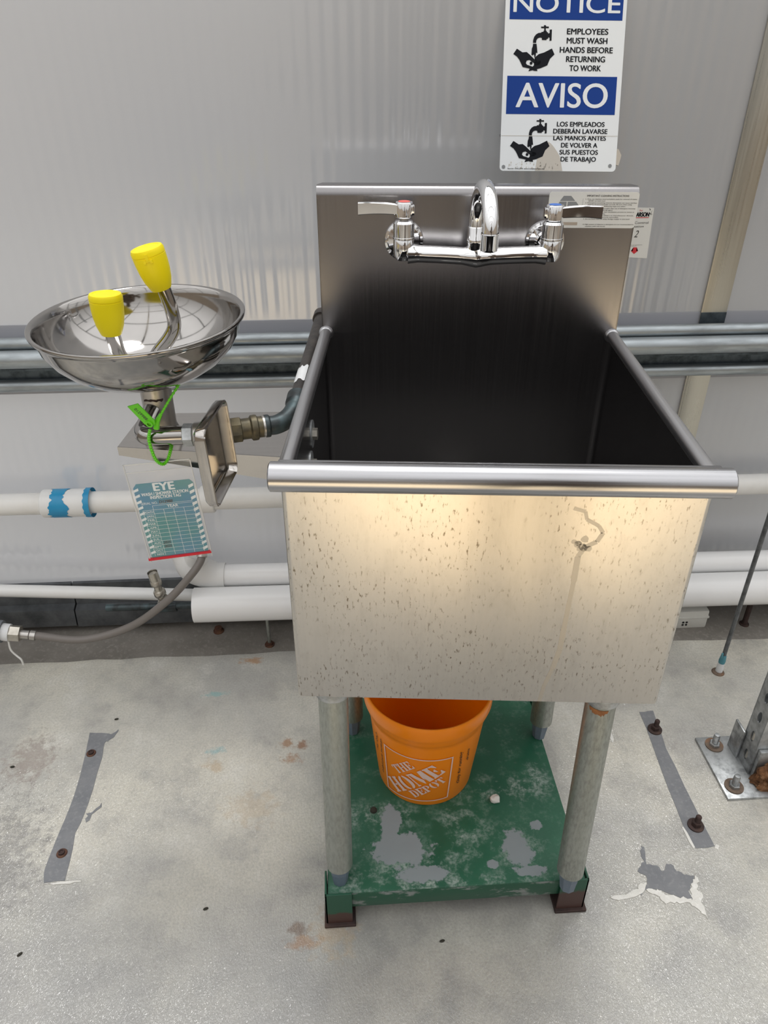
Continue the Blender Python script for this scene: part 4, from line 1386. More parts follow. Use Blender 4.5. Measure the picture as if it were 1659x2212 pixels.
# spout tubes and yellow caps
t1 = spline([(-0.418, 0.276, 0.824), (-0.436, 0.272, 0.838), (-0.4445, 0.268, 0.862), (-0.4475, 0.266, 0.893)], 6)
b = B()
b.tube(t1, 0.0095, 18)
b.build('spout_tube', 'steel_polished', EY)
t2 = spline([(-0.412, 0.270, 0.834), (-0.396, 0.272, 0.858), (-0.378, 0.274, 0.878), (-0.370, 0.275, 0.894), (-0.3715, 0.275, 0.918), (-0.3775, 0.274, 0.946)], 6)
b = B()
b.tube(t2, 0.0088, 18)
b.build('spout_tube', 'steel_polished', EY)
def cap(base, axis, h, name='cap'):
    ax = Vector(axis).normalized()
    b = B()
    k = h / 0.052
    b.lathe([(0.0085, 0.004), (0.0120, 0.0), (0.0132, 0.002), (0.0168, 0.012), (0.0190, 0.023), (0.0200, 0.034), (0.0203, 0.0425), (0.0198, 0.0428), (0.0198, 0.0436), (0.0204, 0.0440), (0.0204, 0.0485), (0.0190, 0.0513), (0.0155, 0.0520), (0.0145, 0.0512), (0, 0.0508)], base, ax * k, 40)
    return b
cp1 = cap((-0.4480, 0.2655, 0.886), (0.03, 0.02, 1), 0.050).build('cap', 'cap_yellow', EY, angle=30)
cp2 = cap((-0.3785, 0.2735, 0.940), (-0.20, -0.06, 1), 0.047)
o2 = cp2.build('cap', 'cap_yellow', EY, angle=30)
# latch on the rear cap
ax = Vector((-0.20, -0.06, 1)).normalized()
fd = Vector((0.0, -1, 0))
fd = (fd - ax * fd.dot(ax)).normalized()
sd = ax.cross(fd)
cc = Vector((-0.3785, 0.2735, 0.940)) + ax * 0.0415 + fd * 0.0192 + sd * 0.002
b = B()
def obox(c, w, h, d):
    pts = [c + sd * x * w + ax * z * h + fd * y * d for x in (-1, 1) for y in (-1, 1) for z in (-1, 1)]
    b.mesh(pts, [(0, 1, 3, 2), (4, 6, 7, 5), (0, 4, 5, 1), (2, 3, 7, 6), (0, 2, 6, 4), (1, 5, 7, 3)])
obox(cc + ax * 0.003, 0.0015, 0.0035, 0.0022)
obox(cc - sd * 0.004 - ax * 0.002, 0.0014, 0.002, 0.0022)
obox(cc + sd * 0.004 - ax * 0.002, 0.0014, 0.002, 0.0022)
obox(cc - ax * 0.0015, 0.0042, 0.0009, 0.0018)
b.build('latch', 'cap_yellow', o2, smooth=False)

# ------------------------------------------------------------------ copper supply pipe with its fittings
CP = root('supply_pipe', (-0.25, 0.3, 0.76), 'dark weathered copper supply pipe with brass union beside the sink', 'pipe')
def X(x):
    return (x, 0.2155 + (x + 0.31) * 0.25, 0.7705)
b = B()
b.tube([X(-0.3135), X(-0.303)], 0.0138, 18)
b.build('thread_tape', 'tape_blue', CP, label='light blue thread tape')
b = B()
b.tube([X(-0.3055), X(-0.3045), X(-0.293), X(-0.292)], [0.0160, 0.0172, 0.0172, 0.0155], 8)
b.build('hex_nut', 'brass_old', CP, smooth=False)
b = B()
b.tube([X(-0.293), X(-0.281), X(-0.279), X(-0.275), X(-0.272), X(-0.2705), X(-0.2645)], [0.0140, 0.0140, 0.0168, 0.0172, 0.0168, 0.0142, 0.0142], 20)
b.build('union', 'brass_old', CP)
b = B()
b.tube([X(-0.266), X(-0.2645), X(-0.262), X(-0.260)], [0.0130, 0.0146, 0.0146, 0.013], 20)
b.build('ring_nut', 'steel_dull', CP)
el = spline([X(-0.262), X(-0.255), X(-0.248), (-0.238, 0.237, 0.7725), (-0.2285, 0.246, 0.777), (-0.2225, 0.262, 0.782), (-0.2195, 0.285, 0.787)], 6)
b = B()
rs = [0.0128] * len(el)
for i in range(5):
    rs[i] = 0.0152
rs[5] = 0.0146
for i in range(len(el) - 6, len(el)):
    rs[i] = 0.0148
b.tube(el, rs, 20)
b.build('elbow', 'copper_dark', CP)
e_ = SM @ Vector((-0.246, 0.590, 0.012))
b = B()
p0 = Vector(el[-1])
st_ = [p0 + (e_ - p0) * (i / 8) for i in range(9)]
b.tube(st_, 0.0108, 18)
b.tube([e_ - Vector((0.002, .016, 0)), e_ + Vector((0, .012, 0)), e_ + Vector((0, 0.014, 0.004))], [0.0135, 0.0135, 0.011], 18)
b.tube(spline([e_, e_ + Vector((0, 0.02, -0.004)), e_ + Vector((0, 0.025, -0.05)), e_ + Vector((0.0, 0.025, -0.45))], 6), 0.0105, 16)
b.build('pipe', 'pipe_brown', CP)
b = B()
pa, pb = p0 + (e_ - p0) * 0.10, p0 + (e_ - p0) * 0.26
m = 10
rp = []
dd = (e_ - p0).normalized()
u_ = Vector((0, 0, 1)) - dd * dd.z
u_.normalize()
w_ = dd.cross(u_)
for j in range(m + 1):
    a = math.radians(-70 + 100 * j / m)
    for k in range(2):
        q_ = (pa if k == 0 else pb) + dd * random.uniform(-.006, .006)
        rp.append(q_ + 0.0112 * (math.cos(a) * u_ + math.sin(a) * w_))
b.mesh(rp, [(2 * j, 2 * j + 1, 2 * j + 3, 2 * j + 2) for j in range(m)])
b.build('paint_smear', 'tape_white', CP, label='white paint smear')

# ------------------------------------------------------------------ green security tie and inspection tag
ZT = root('security_tie', (-0.395, 0.205, 0.74), 'bright green beaded plastic tie looped around the eyewash pipe', 'tie')
b = B()
def beads(bb, pts, r):
    rs = [r * (1.25 if i % 2 else 0.75) for i in range(len(pts))]
    bb.tube(pts, rs, 8)
lp = spline([(-0.404, 0.2015, 0.783), (-0.4075, 0.2005, 0.770), (-0.4065, 0.2005, 0.752), (-0.403, 0.201, 0.738), (-0.396, 0.203, 0.7315), (-0.3895, 0.206, 0.737), (-0.3865, 0.214, 0.745), (-0.3860, 0.224, 0.7495)], 9)
beads(b, lp, 0.0021)
lp2 = spline([(-0.3945, 0.203, 0.792), (-0.385, 0.207, 0.806), (-0.372, 0.213, 0.824), (-0.358, 0.220, 0.842)], 10)
beads(b, lp2, 0.0017)
b.tube([(-0.3965, 0.2025, 0.783), (-0.394, 0.203, 0.793), (-0.388, 0.205, 0.802)], [0.004, 0.0036, 0.0020], 8)
b.build('strap', 'zip_green', ZT)
b = B()
tu_ = Vector((0.55, 0.05, -0.72)).normalized()
tv_ = Vector((0.70, -0.35, 0.60)).normalized()
tv_ = (tv_ - tu_ * tv_.dot(tu_)).normalized()
tn_ = tu_.cross(tv_).normalized()
if tn_.y > 0:
    tn_ = -tn_
to_ = Vector((-0.4255, 0.200, 0.816))
fr_t = (to_, tu_, tv_, tn_)
b.prism([(0, -0.0), (0.030, -0.003), (0.038, 0.002), (0.037, 0.011), (0.033, 0.014), (0.004, 0.016)], *fr_t, 0, 0.0014)
b.lathe([(0.0026, 0), (0.0050, 0), (0.0050, 0.003), (0.0026, 0.003)], to_ + tu_ * 0.033 + tv_ * 0.004, tn_, 16)
tg_ = b.build('flag', 'zip_green', ZT, smooth=False)
b = B()
letter(b, '0129988', 0.007, 0.027, 0.0045, 0.0045, fr_t, 0.0018)
b.build('number', 'ink_soft', tg_, smooth=False)

TG = root('inspection_tag', (-0.3995, 0.206, 0.6558), 'clear plastic pouch holding a teal eye wash inspection card, hanging from the green tie', 'tag')
ctr = Vector((-0.3995, 0.206, 0.6558))
ea = Vector((0.9978, 0.02, 0.0667)).normalized()
eb = Vector((-ea.z, 0, ea.x)).normalized()
en_ = ea.cross(eb).normalized()
if en_.y > 0:
    en_ = -en_
fr_g = (ctr, ea, eb, en_)
def sheet(bb, w0, w1, v0, v1, lift, amp, n=14, seed=0.0):
    pts = []
    for j in range(n + 1):
        for i in range(n + 1):
            u, v = w0 + (w1 - w0) * i / n, v0 + (v1 - v0) * j / n
            e = min(i, n - i, j, n - j) / (n / 2)
            d = lift * min(1, e * 4) + amp * e * mnoise.noise(Vector((u * 40, v * 40, seed)))
            pts.append(ctr + ea * u + eb * v + en_ * d)
    bb.mesh(pts, [(j * (n + 1) + i, j * (n + 1) + i + 1, (j + 1) * (n + 1) + i + 1, (j + 1) * (n + 1) + i) for j in range(n) for i in range(n)])
b = B()
sheet(b, -0.0440, 0.0440, -0.0785, 0.0785, 0.0012, 0.0014, 16, 1.0)
sheet(b, -0.0440, 0.0440, -0.0785, 0.0785, -0.0012, -0.0012, 16, 4.0)
pouch = b.build('pouch', 'clear_vinyl', TG)
b = B()
for (u0, v0, u1, v1) in ((-.0440, -.0785, -.0428, .0785), (.0428, -.0785, .0440, .0785), (-.044, .0773, .044, .0785), (-.044, .0655, .044, .0664)):
    b.box((0, 0, 0), (0, 0, 0)) if False else None
    b.prism([(u0, v0), (u1, v0), (u1, v1), (u0, v1)], *fr_g, 0.0006, 0.0016)
MAT['vinyl_seam'] = P('vinyl_seam', (0.62, 0.63, 0.63), 0.25).m
b.build('seam', MAT['vinyl_seam'], pouch, smooth=False)
b = B()
b.prism([(-0.0455, -0.0755), (0.0435, -0.0725), (0.0435, -0.0690), (-0.0455, -0.0720)], *fr_g, -0.0016, 0.0022)
b.build('zip_strip', 'strip_red', TG, smooth=False)
b = B()
cq = [(-0.0395, 0.042), (-0.0345, 0.0478), (0.0365, 0.0478), (0.0405, 0.0425), (0.0395, -0.0715), (-0.0405, -0.0715)]
b.prism(cq, *fr_g, -0.0004, 0.0002)
card = b.build('card', 'card_teal', TG, smooth=False)
b = B()
b.prism([(u * .995, v * .995) for u, v in cq], *fr_g, -0.0007, -0.00042)
b.build('card_back', 'card_back', TG, smooth=False)
b = B()
L = 0.00035
letter(b, 'EYE', -0.0135, 0.0155, 0.0355, 0.0115, fr_g, L, 0.03)
letter(b, 'WASH / SHOWER STATION', -0.0312, 0.0316, 0.0288, 0.0046, fr_g, L, 0.02)
letter(b, 'INSPECTION TAG', -0.0205, 0.0207, 0.0233, 0.0046, fr_g, L, 0.02)
letter(b, 'SERIAL NO.', -0.0350, -0.0125, 0.0152, 0.0036, fr_g, L)
letter(b, 'YEAR', -0.0013, 0.0138, 0.0080, 0.0043, fr_g, L, 0.01)
line(b, [(-0.011, 0.0150), (0.034, 0.0150)], 0.0004, fr_g, L)
rows_v = [0.0062 - 0.00635 * i for i in range(13)]
lw = 0.00042
line(b, [(-0.0205, 0.0128), (0.0345, 0.0128)], lw, fr_g, L)
for i, v in enumerate(rows_v[:12]):
    line(b, [(-0.0350, v), (0.0345, v)], lw, fr_g, L)
for u in (-0.0205, 0.0345):
    line(b, [(u, 0.0128), (u, -0.0690)], lw, fr_g, L)
line(b, [(-0.0350, 0.0062), (-0.0350, -0.0690)], lw, fr_g, L)
for u in (-0.0070, 0.0067, 0.0205):
    line(b, [(u, 0.0062), (u, -0.0690)], lw, fr_g, L)
for i, s_ in enumerate(('MONTH', 'JAN.', 'FEB.', 'MAR.', 'APR.', 'MAY.', 'JUN.', 'JUL.', 'AUG.', 'SEPT.', 'OCT.', 'NOV.')):
    w = 0.0125 if i == 0 else 0.0026 * len(s_)
    letter(b, s_, -0.0215 - w, -0.0215, rows_v[i] - 0.0047, 0.0030, fr_g, L, 0.005)
for i in range(12):
    v = 0.0375 - i * 0.0092
    for sg in (-1, 1):
        u = sg * 0.0365
        poly(b, [(u - 0.0034, v - 0.0026 + sg * -0.0006), (u + 0.0034, v + 0.0002), (u + 0.0034, v + 0.0042), (u - 0.0034, v + 0.0014)], fr_g, L)
b.build('card_print', 'card_print', card, smooth=False)
b = B()
letter(b, 'D12988', -0.0105, 0.0080, 0.0156, 0.0044, fr_g, L + .0001, 0.02, 0, 0.2)
b.build('handwriting', 'ink', card, smooth=False)
for v in (-0.0498, -0.0562):
    b = B()
    letter(b, '2025', -0.0195, -0.0085, v, 0.0040, fr_g, L + .0001, 0.02, 0, 0.3)
    b.build('handwriting', 'ink', card, smooth=False)

# ------------------------------------------------------------------ orange bucket
bx, by = -0.0298, 0.2284
BK = root('bucket', (bx, by, zp), 'orange plastic bucket with white printed square logo on the green stand under the sink', 'bucket')
b = B()
b.lathe([(0, 0.004), (0.076, 0.004), (0.079, 0.0), (0.0825, 0.001), (0.0838, 0.004), (0.0995, 0.158), (0.1000, 0.166), (0.1030, 0.170), (0.1035, 0.176), (0.1078, 0.186), (0.1094, 0.192), (0.1097, 0.208), (0.1092, 0.2145), (0.1078, 0.2165), (0.1058, 0.2160), (0.1045, 0.2120), (0.1030, 0.20), (0.0985, 0.164), (0.0825, 0.010), (0.079, 0.0065), (0, 0.006)], (bx, by, zp), (0, 0, 1), 72)
b.build('shell', 'bucket_orange', BK, angle=40)
def on_bucket(s_, z, lift=0.0012):
    th = s_ / 0.094
    r_ = 0.0838 + (z - 0.004) * (0.0157 / 0.154) + lift
    return (bx + r_ * math.sin(th), by - r_ * math.cos(th), zp + z)
def wrap(bb, polys, lift=0.0012, maxlen=0.006):
    for pts in polys:
        t = bmesh.new()
        f = t.faces.new([t.verts.new((u, v, 0)) for u, v in pts])
        bmesh.ops.triangulate(t, faces=[f])
        for _ in range(5):
            long_ = [e for e in t.edges if e.calc_length() > maxlen]
            if not long_:
                break
            bmesh.ops.subdivide_edges(t, edges=long_, cuts=1)
            bmesh.ops.triangulate(t, faces=t.faces[:])
        for v in t.verts:
            v.co = Vector(on_bucket(v.co.x, v.co.y, lift))
        bb.take(t)
b = B()
sq = [(-0.0860, 0.1345), (0.0318, 0.1335), (0.0335, 0.0180), (-0.0975 + 0.008, 0.0135)]
def stroke(p, q, w):
    L_ = math.hypot(q[0] - p[0], q[1] - p[1])
    nx, ny = -(q[1] - p[1]) / L_ * w / 2, (q[0] - p[0]) / L_ * w / 2
    ex_, ey_ = (q[0] - p[0]) / L_ * w / 2, (q[1] - p[1]) / L_ * w / 2
    return [(p[0] + nx - ex_, p[1] + ny - ey_), (p[0] - nx - ex_, p[1] - ny - ey_), (q[0] - nx + ex_, q[1] - ny + ey_), (q[0] + nx + ex_, q[1] + ny + ey_)]
pl = [stroke(sq[i], sq[(i + 1) % 4], 0.0024) for i in range(4)]
# stencil slab letters as polygons in a unit box: (x 0..w, y 0..1)
def R4(x0, y0, x1, y1):
    return [(x0, y0), (x1, y0), (x1, y1), (x0, y1)]
def arcpoly(cx, cy, rx, ry, tx, ty, a0, a1, n=9):
    o = [(cx + rx * math.cos(math.radians(a0 + (a1 - a0) * i / n)), cy + ry * math.sin(math.radians(a0 + (a1 - a0) * i / n))) for i in range(n + 1)]
    i_ = [(cx + (rx - tx) * math.cos(math.radians(a0 + (a1 - a0) * i / n)), cy + (ry - ty) * math.sin(math.radians(a0 + (a1 - a0) * i / n))) for i in range(n + 1)]
    return o + i_[::-1]
SERIF = 0.08
def stem(x0, x1, y0=0.0, y1=1.0, e=0.07):
    return [(x0 - e, y0), (x1 + e, y0), (x1 + e, y0 + SERIF), (x1, y0 + SERIF + .03), (x1, y1 - SERIF - .03), (x1 + e, y1 - SERIF), (x1 + e, y1), (x0 - e, y1), (x0 - e, y1 - SERIF), (x0, y1 - SERIF - .03), (x0, y0 + SERIF + .03), (x0 - e, y0 + SERIF)]
GL = {
    'T': (0.86, [stem(0.30, 0.56), [(0.0, 0.70), (0.06, 0.70), (0.20, 0.90), (0.20, 1.0), (0.0, 1.0)], [(0.86, 0.70), (0.80, 0.70), (0.66, 0.90), (0.66, 1.0), (0.86, 1.0)]]),
    'H': (0.98, [stem(0.08, 0.34), stem(0.64, 0.90), R4(0.38, 0.46, 0.60, 0.55)]),
    'E': (0.84, [stem(0.08, 0.36), [(0.46, 0.90), (0.60, 0.90), (0.76, 0.68), (0.82, 0.68), (0.82, 1.0), (0.46, 1.0)], [(0.46, 0.10), (0.62, 0.10), (0.78, 0.34), (0.84, 0.34), (0.84, 0.0), (0.46, 0.0)], [(0.44, 0.47), (0.58, 0.36), (0.62, 0.36), (0.62, 0.66), (0.58, 0.66), (0.44, 0.55)]]),
    'O': (0.96, [arcpoly(0.46, 0.5, 0.44, 0.52, 0.26, 0.10, 100, 260), arcpoly(0.52, 0.5, 0.44, 0.52, 0.26, 0.10, -80, 80)]),
    'M': (1.26, [stem(0.07, 0.16, e=0.06), [(0.20, 1.0), (0.50, 1.0), (0.74, 0.30), (0.62, 0.0), (0.58, 0.0)], [(0.88, 0.0), (1.18, 0.0), (1.24, 0.0), (1.24, SERIF), (1.18, .11), (1.18, .89), (1.24, 1 - SERIF), (1.24, 1.0), (0.94, 1.0), (0.78, 0.42), (0.84, 0.25), (0.88, 0.5)]]),
    'D': (0.94, [stem(0.08, 0.36, e=.06), arcpoly(0.46, 0.5, 0.46, 0.50, 0.27, 0.09, -90, 90)]),
    'P': (0.84, [stem(0.08, 0.36, e=.06), arcpoly(0.44, 0.72, 0.38, 0.28, 0.24, 0.08, -90, 90)]),
}
def word(s_, o, e, u):
    o, e, u = Vector(o), Vector(e), Vector(u)
    W_ = sum(GL[ch][0] + 0.05 for ch in s_)
    du, dv = (e - o) / W_, u - o
    x = 0
    out = []
    for ch in s_:
        w, ps = GL[ch]
        for p in ps:
            out.append([tuple(o + du * (x + a) + dv * c_)[:2] for a, c_ in p])
        x += w + 0.05
    return out
pl += word('THE', (-0.0610, 0.0770, 0), (-0.0280, 0.1105, 0), (-0.0745, 0.0905, 0))
pl += word('HOME', (-0.0640, 0.0210, 0), (0.0235, 0.0985, 0), (-0.0880, 0.0455, 0))
pl += word('DEPOT', (-0.0290, 0.0235, 0), (0.0285, 0.0715, 0), (-0.0420, 0.0375, 0))
wrap(b, pl)
logo = b.build('logo_print', 'bucket_print', BK, smooth=False)
b = B()
def wrapped_text(s_, o, along, cap, bold=0.0):
    vs, fs, x0, x1 = glyphs(s_, bold, 0.3)
    o, along = Vector((*o, 0)), Vector((*along, 0))
    L_ = along.length
    d = along.normalized()
    pv = Vector((-d.y, d.x, 0))
    k_ = L_ / (x1 - x0)
    pts = [o + d * (p.x - x0) * k_ + pv * p.y * cap / CAP for p in vs]
    b.mesh([on_bucket(p.x, p.y, 0.0011) for p in pts], fs)
for args in (('Only for running', (0.0560, 0.0455), (-0.006, 0.092), 0.0058, 0.01), ('drains', (0.0690, 0.0990), (-0.003, 0.034), 0.0050, 0.01),
             ('drains and pipe', (-0.0968, 0.1392), (-0.0065, -0.096), 0.0050, 0.01), ('Only for', (-0.1100, 0.142), (-0.005, -0.050), 0.0050, 0.01)):
    b = B()
    wrapped_text(*args)
    b.build('handwriting', 'ink', BK, smooth=False)

# ------------------------------------------------------------------ sign on the wall
s0 = Vector((0.223, 0.688, 1.018))
sa = Vector((0.999, -0.0436, -0.010)).normalized()
sb = Vector((0.0233, 0.317, 0.9481))
sb = (sb - sa * sb.dot(sa)).normalized()
sn_ = sa.cross(sb).normalized()
if sn_.y > 0:
    sn_ = -sn_
SG = root('notice_sign', (0.223, 0.688, 1.018), 'white and blue bilingual hand washing notice sign leaning on the wall above the sink', 'sign')
fr_s = (s0, sa, sb, sn_)
mm = 0.001
def q_(l):
    return [(a * mm, c_ * mm) for a, c_ in l]
b = B()
b.prism(rrect(0.199, 0.284, 0.006, 5, -0.0005, 0.142), *fr_s, -0.0012, 0.0)
board = b.build('board', 'sign_white', SG, smooth=False)
b = B()
rect(b, -.0928, .2292, .0930, .2735, fr_s, 0.0003)
b.build('blue_band', 'sign_blue', board, smooth=False)
b = B()
rect(b, -.0928, .0882, .0910, .1460, fr_s, 0.0003)
b.build('blue_band', 'sign_blue', board, smooth=False)
for args in (('NOTICE', -.0871, .0885, .2400, .0260), ('AVISO', -.0773, .0771, .0990, .0362)):
    b = B()
    letter(b, *args, fr_s, 0.0006, 0.009)
    b.build('heading', 'sign_white', board, smooth=False)
for s_, u0, u1, v, c_ in (('EMPLOYEES', 2.7, 71.2, 208.4, 8.3), ('MUST WASH', 3.1, 70.7, 194.9, 8.3), ('HANDS BEFORE', -7.7, 80.6, 181.2, 8.3), ('RETURNING', 3.6, 68.8, 167.6, 8.3), ('TO WORK', 9.8, 62.8, 154.2, 8.3),
                         ('LOS EMPLEADOS', -6.0, 75.1, 69.9, 7.0), ('DEBERÁN LAVARSE', -11.7, 80.6, 59.0, 7.0), ('LAS MANOS ANTES', -10.9, 78.9, 48.6, 7.0), ('DE VOLVER A', 2.9, 65.0, 37.4, 7.0), ('SUS PUESTOS', 0.9, 66.8, 26.4, 7.0), ('DE TRABAJO', 3.4, 64.1, 15.5, 7.0)):
    b = B()
    letter(b, s_, u0 * mm, u1 * mm, v * mm, c_ * mm, fr_s, 0.0006, 0.018)
    b.build('wording', 'sign_black', board, smooth=False)
b = B()
letter(b, 'Reorder: ONS-2790  www.ComplianceSigns.com', -.0864, -.0233, .0026, .0019, fr_s, 0.0006, 0.01)
b.build('wording', 'sign_black', board, smooth=False)
icon = {
    'faucet': [(-40.3, 219.1), (-35.7, 219.1), (-35.8, 221.1), (-32.5, 221.1), (-32.1, 219.2), (-27.6, 219.2), (-27.5, 216.9), (-32.5, 216.9), (-32.3, 213.0), (-30.8, 213.0), (-30.7, 211.4), (-28.3, 210.3), (-28.2, 208.9), (-25.7, 209.8), (-25.9, 214.7), (-22.3, 215.0), (-22.1, 198.7), (-25.4, 198.3), (-25.3, 202.9), (-27.9, 203.6), (-27.8, 201.6), (-30.5, 200.7), (-30.4, 199.4), (-38.0, 199.5), (-38.2, 202.3), (-40.8, 203.1), (-43.2, 202.6), (-45.8, 201.1), (-47.2, 198.4), (-47.4, 195.1), (-52.6, 195.1), (-52.4, 198.9), (-51.1, 203.8), (-48.0, 207.6), (-44.4, 209.6), (-39.9, 210.1), (-39.0, 211.3), (-36.1, 211.3), (-36.1, 212.9), (-34.9, 213.0), (-35.1, 216.9), (-40.2, 216.8)],
    'water': [(-52.3, 193.8), (-46.6, 193.8), (-45.8, 189.9), (-44.4, 180.0), (-46.7, 180.8), (-47.3, 175.0), (-49.1, 173.4), (-49.7, 178.3), (-52.4, 176.6), (-54.3, 177.5), (-54.0, 186.5), (-52.7, 189.8)],
    'left': [(-84.3, 178.3), (-78.7, 186.3), (-69.2, 180.9), (-62.4, 181.5), (-57.6, 178.2), (-49.9, 171.7), (-44.6, 166.0), (-46.2, 163.5), (-49.6, 165.1), (-57.2, 170.0), (-61.8, 168.6), (-62.9, 164.9), (-60.6, 162.5), (-54.9, 160.9), (-44.6, 157.7), (-43.0, 153.5), (-49.0, 153.8), (-58.5, 157.5), (-67.9, 159.1), (-73.9, 169.8), (-78.2, 174.7)],
    'right': [(-16.0, 178.4), (-20.7, 187.2), (-33.7, 181.0), (-41.9, 178.7), (-48.5, 173.6), (-44.8, 169.3), (-42.3, 168.8), (-38.6, 168.5), (-38.1, 165.2), (-41.1, 162.7), (-49.4, 161.8), (-52.1, 159.2), (-57.4, 155.0), (-57.7, 152.9), (-49.1, 155.1), (-38.0, 157.7), (-27.1, 162.0), (-23.0, 172.0)]}
for (ox, oy, k) in ((0, 0, 1.0), (-0.9, 0, 0.985)):
    b = B()
    dy = 0 if oy == 0 and ox == 0 else 81.0 - 221.1 * k
    for nm, pts in icon.items():
        poly(b, q_([(a * k + ox, c_ * k + dy) for a, c_ in pts]), fr_s, 0.0006 if nm != 'right' else 0.0005)
    for (a, c_) in ((-54.2, 165.0), (-47.0, 165.4)):
        poly(b, q_([((a + 2.4 * math.cos(j * PI / 5)) * k + ox, (c_ + 2.4 * math.sin(j * PI / 5)) * k + dy) for j in range(10)]), fr_s, 0.0006)
    b.build('hand_washing_symbol', 'sign_black', board, smooth=False)
b = B()
line(b, [(-.0995, .0548), (.0985, .0555)], 0.0006, fr_s, 0.0007)
b.build('crease', 'tape_beige', board, smooth=False)
b = B()
dp = [(-39.4, 0.5), (-36.6, 20.2), (-26.0, 36.1), (-18.9, 46.0), (-14, 43), (-9.0, 37.9), (-3, 30.5), (1.4, 24.0), (5, 11), (7.5, 0.5)]
poly(b, q_(dp), fr_s, 0.0004)
for k in range(40):
    cx_, cy_ = random.uniform(-85, 0), random.uniform(3, 14)
    s_ = random.uniform(.4, 1.3)
    poly(b, q_([(cx_ - s_, cy_), (cx_, cy_ - s_ * 1.6), (cx_ + s_, cy_ + .3), (cx_ + .2, cy_ + s_ * 1.8)]), fr_s, 0.0004)
MAT['sign_worn'] = P('sign_worn', (0.58, 0.54, 0.48), 0.6).m
b.build('worn_patch', MAT['sign_worn'], board, smooth=False)
for (u, v) in ((-.0936, .0061), (.0889, .0089)):
    b = B()
    b.lathe([(0, 0), (0.0030, 0), (0.0030, 0.0005), (0, 0.0005)], s0 + sa * u + sb * v + sn_ * 0.0002, sn_, 16)
    b.build('corner_hole', 'sticker_grey', board, smooth=False)
b = B()
b.prism([(0.094, 0.012), (0.104, 0.010), (0.108, 0.026), (0.102, 0.036), (0.094, 0.036)], *fr_s, -0.0045, -0.0014)
b.build('tape', 'tape_beige', SG, smooth=False, label='beige torn tape behind the corner')
b = B()
st0 = s0 + sa * 0.085 + sb * 0.05 - sn_ * 0.0012
b.tube([st0, (st0.x, WALL, st0.z)], 0.003, 8)
b.build('spacer', 'galvanized', SG)
b = B()
st0 = s0 - sa * 0.085 + sb * 0.05 - sn_ * 0.0012
b.tube([st0, (st0.x, WALL, st0.z)], 0.003, 8)
b.build('spacer', 'galvanized', SG)

# ------------------------------------------------------------------ small label on the wall behind the backsplash
LB = root('station_label', (0.40, WALL, 0.90), 'small white pest control station label with red arrow on the wall behind the backsplash', 'label')
fr_l = (Vector((0, WALL, 0)), Vector((1, 0, 0)), Vector((0, 0, 1)), Vector((0, -1, 0)))
b = B()
b.prism([(0.372, 0.9435), (0.4415, 0.9418), (0.445, 0.8496), (0.375, 0.8535)], *fr_l, 0.0, 0.0005)
lb = b.build('paper', 'sticker_white', LB, smooth=False)
for args in (('Pest Control', 0.392, 0.4355, 0.9135, 0.0042, fr_l, 0.0008), ('Station', 0.405, 0.4278, 0.9070, 0.0040, fr_l, 0.0008), ('2', 0.4118, 0.4200, 0.8890, 0.0125, fr_l, 0.0008, 0, 0, 0.3),
             ('For service or questions', 0.3950, 0.4310, 0.8745, 0.0013, fr_l, 0.0008), ('contact', 0.4060, 0.4200, 0.8722, 0.0013, fr_l, 0.0008)):
    b = B()
    letter(b, *args)
    b.build('wording', 'ink_soft', lb, smooth=False)
b = B()
letter(b, 'ARSON', 0.4090, 0.4345, 0.9265, 0.0075, fr_l, 0.0008, 0.03)
for k in range(14):
    a = random.uniform(0, 2 * PI)
    cx_, cy_ = 0.4345 + 0.0055 * math.cos(a) * random.random(), 0.9350 + 0.0045 * math.sin(a)
    line(b, [(cx_, cy_), (cx_ + random.uniform(-.002, .002), cy_ + random.uniform(-.002, .002))], 0.0007, fr_l, 0.0008)
b.build('emblem', 'sign_black', lb, smooth=False)
b = B()
rect(b, 0.4080, 0.9240, 0.4345, 0.9252, fr_l, 0.0008)
letter(b, 'Pest', 0.4140, 0.4205, 0.9362, 0.0028, fr_l, 0.0008, 0, 0, 0.3)
poly(b, [(0.4145, 0.8705), (0.4212, 0.8705), (0.4212, 0.8638), (0.4248, 0.8638), (0.4178, 0.8580), (0.4108, 0.8638), (0.4145, 0.8638)], fr_l, 0.0008)
b.build('red_arrow', 'logo_red', lb, smooth=False)

# ------------------------------------------------------------------ specks of debris on the floor
for (x, y, rz, label) in ((-0.687, -0.023, 0.7, 'dark seed husk on the floor near the lower left corner'), (-0.409, 0.031, 0.3, 'tiny dark crumb on the floor left of the stand'),
                          (-0.653, 0.452, 0.2, 'tiny dark crumb beyond the left bare strip'), (-0.827, 0.341, 0.1, 'tiny dark crumb at the left edge of the floor'), (-0.030, -0.045, 0.2, 'dark crumb on the floor in front of the stand')):
    b = B()
    t = bmesh.new()
    bmesh.ops.create_icosphere(t, subdivisions=2, radius=1.0)
    for v in t.verts:
        p = Vector((v.co.x * 0.0045, v.co.y * 0.0022, v.co.z * 0.0018 + 0.0014))
        p = Matrix.Rotation(rz, 4, 'Z') @ p
        v.co = p + Vector((x, y, 0))
    b.take(t)
    tag(b.build('debris_crumb', 'debris', loc=(x, y, 0)), label, 'debris')

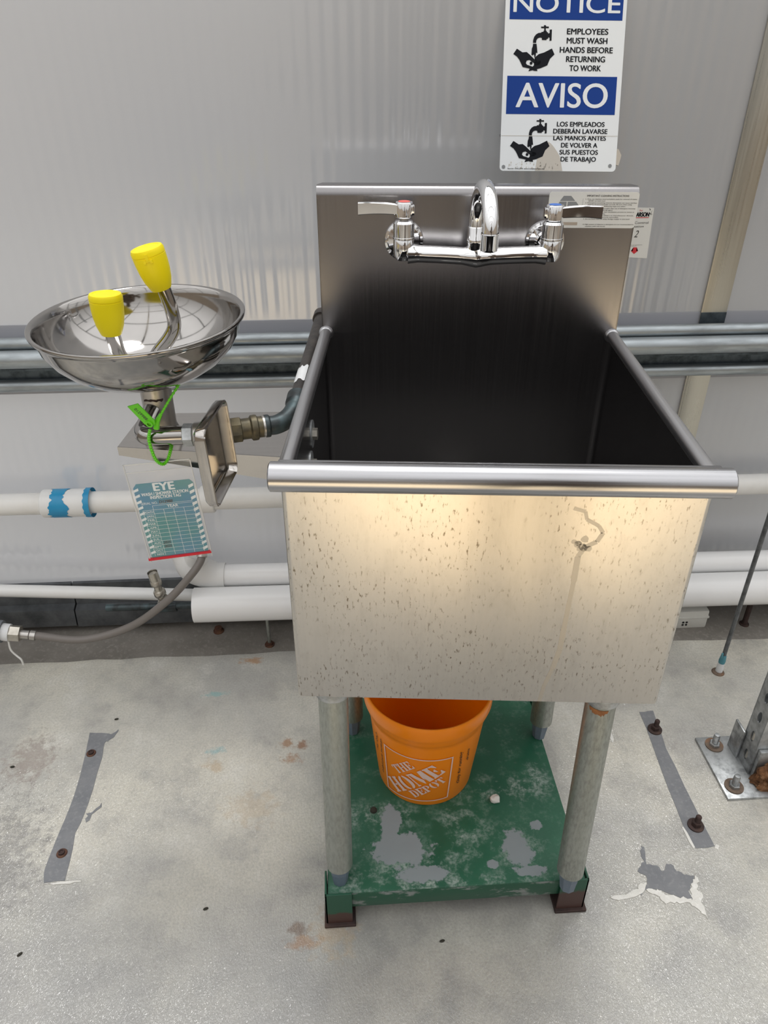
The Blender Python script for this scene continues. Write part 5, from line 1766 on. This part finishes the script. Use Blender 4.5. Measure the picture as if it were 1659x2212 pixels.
# ------------------------------------------------------------------ the photographer, mirrored in the steel, behind the camera
PE = root('person', (0.16, -1.08, 0.0), 'person in dark clothes standing behind the camera, facing the sink with both hands raised', 'person')
def skinned(name, verts, edges, radii, mat, start=0, lv=1):
    me = bpy.data.meshes.new(name)
    me.from_pydata([Vector(v) - PE.location for v in verts], edges, [])
    o = bpy.data.objects.new(name, me)
    COL.objects.link(o)
    o.parent = PE
    o.modifiers.new('skin', 'SKIN')
    me.skin_vertices.new() if not me.skin_vertices else None
    for i, r in enumerate(radii):
        me.skin_vertices[0].data[i].radius = r if isinstance(r, tuple) else (r, r)
    me.skin_vertices[0].data[start].use_root = True
    o.modifiers.new('sub', 'SUBSURF').levels = lv
    o.modifiers['sub'].render_levels = lv + 1
    me.materials.append(MAT[mat])
    return o
px, py = 0.16, -1.08
V = [(px, py, 0.90), (px, py, 1.06), (px, py + .01, 1.24), (px, py, 1.36), (px, py + .02, 1.44), (px, py + .03, 1.49), (px, py + .04, 1.60), (px, py + .04, 1.68)]
Ed = [(i, i + 1) for i in range(7)]
Rr = [(.15, .11), (.15, .105), (.17, .115), (.15, .10), (.065, .065), (.055, .06), (.078, .095), (.06, .075)]
def chain(start, pts, rad):
    k = start
    for p, r in zip(pts, rad):
        V.append(p); Rr.append(r); Ed.append((k, len(V) - 1)); k = len(V) - 1
for sx in (-1, 1):
    chain(0, [(px + sx * .09, py, .82), (px + sx * .10, py + .02, .47), (px + sx * .11, py - .01, .09), (px + sx * .12, py + .12, .045)], [.095, .065, .045, .04])
    hx = -0.16 + sx * 0.075
    chain(3, [(px + sx * .17, py, 1.34), (px + sx * .22, py + .06, 1.08), (hx + sx * .03, -0.80, 1.12), (hx, -0.745, 1.15)], [.062, .045, .033, .028])
t = P('clothes', (0.02, 0.02, 0.026), 0.9, 0.0, 0.1)
gz = t.node('ShaderNodeNewGeometry')
sz = t.node('ShaderNodeSeparateXYZ')
t.link(gz.outputs['Position'], sz.inputs[0])
t.link(t.ramp(sz.outputs['Z'], [(0.68, (0.02, 0.02, 0.027)), (0.685, (0.13, 0.098, 0.078))], 'CONSTANT'), t.b.inputs['Base Color'])
MAT['clothes'] = t.m
body = skinned('body', V, Ed, Rr, 'clothes')
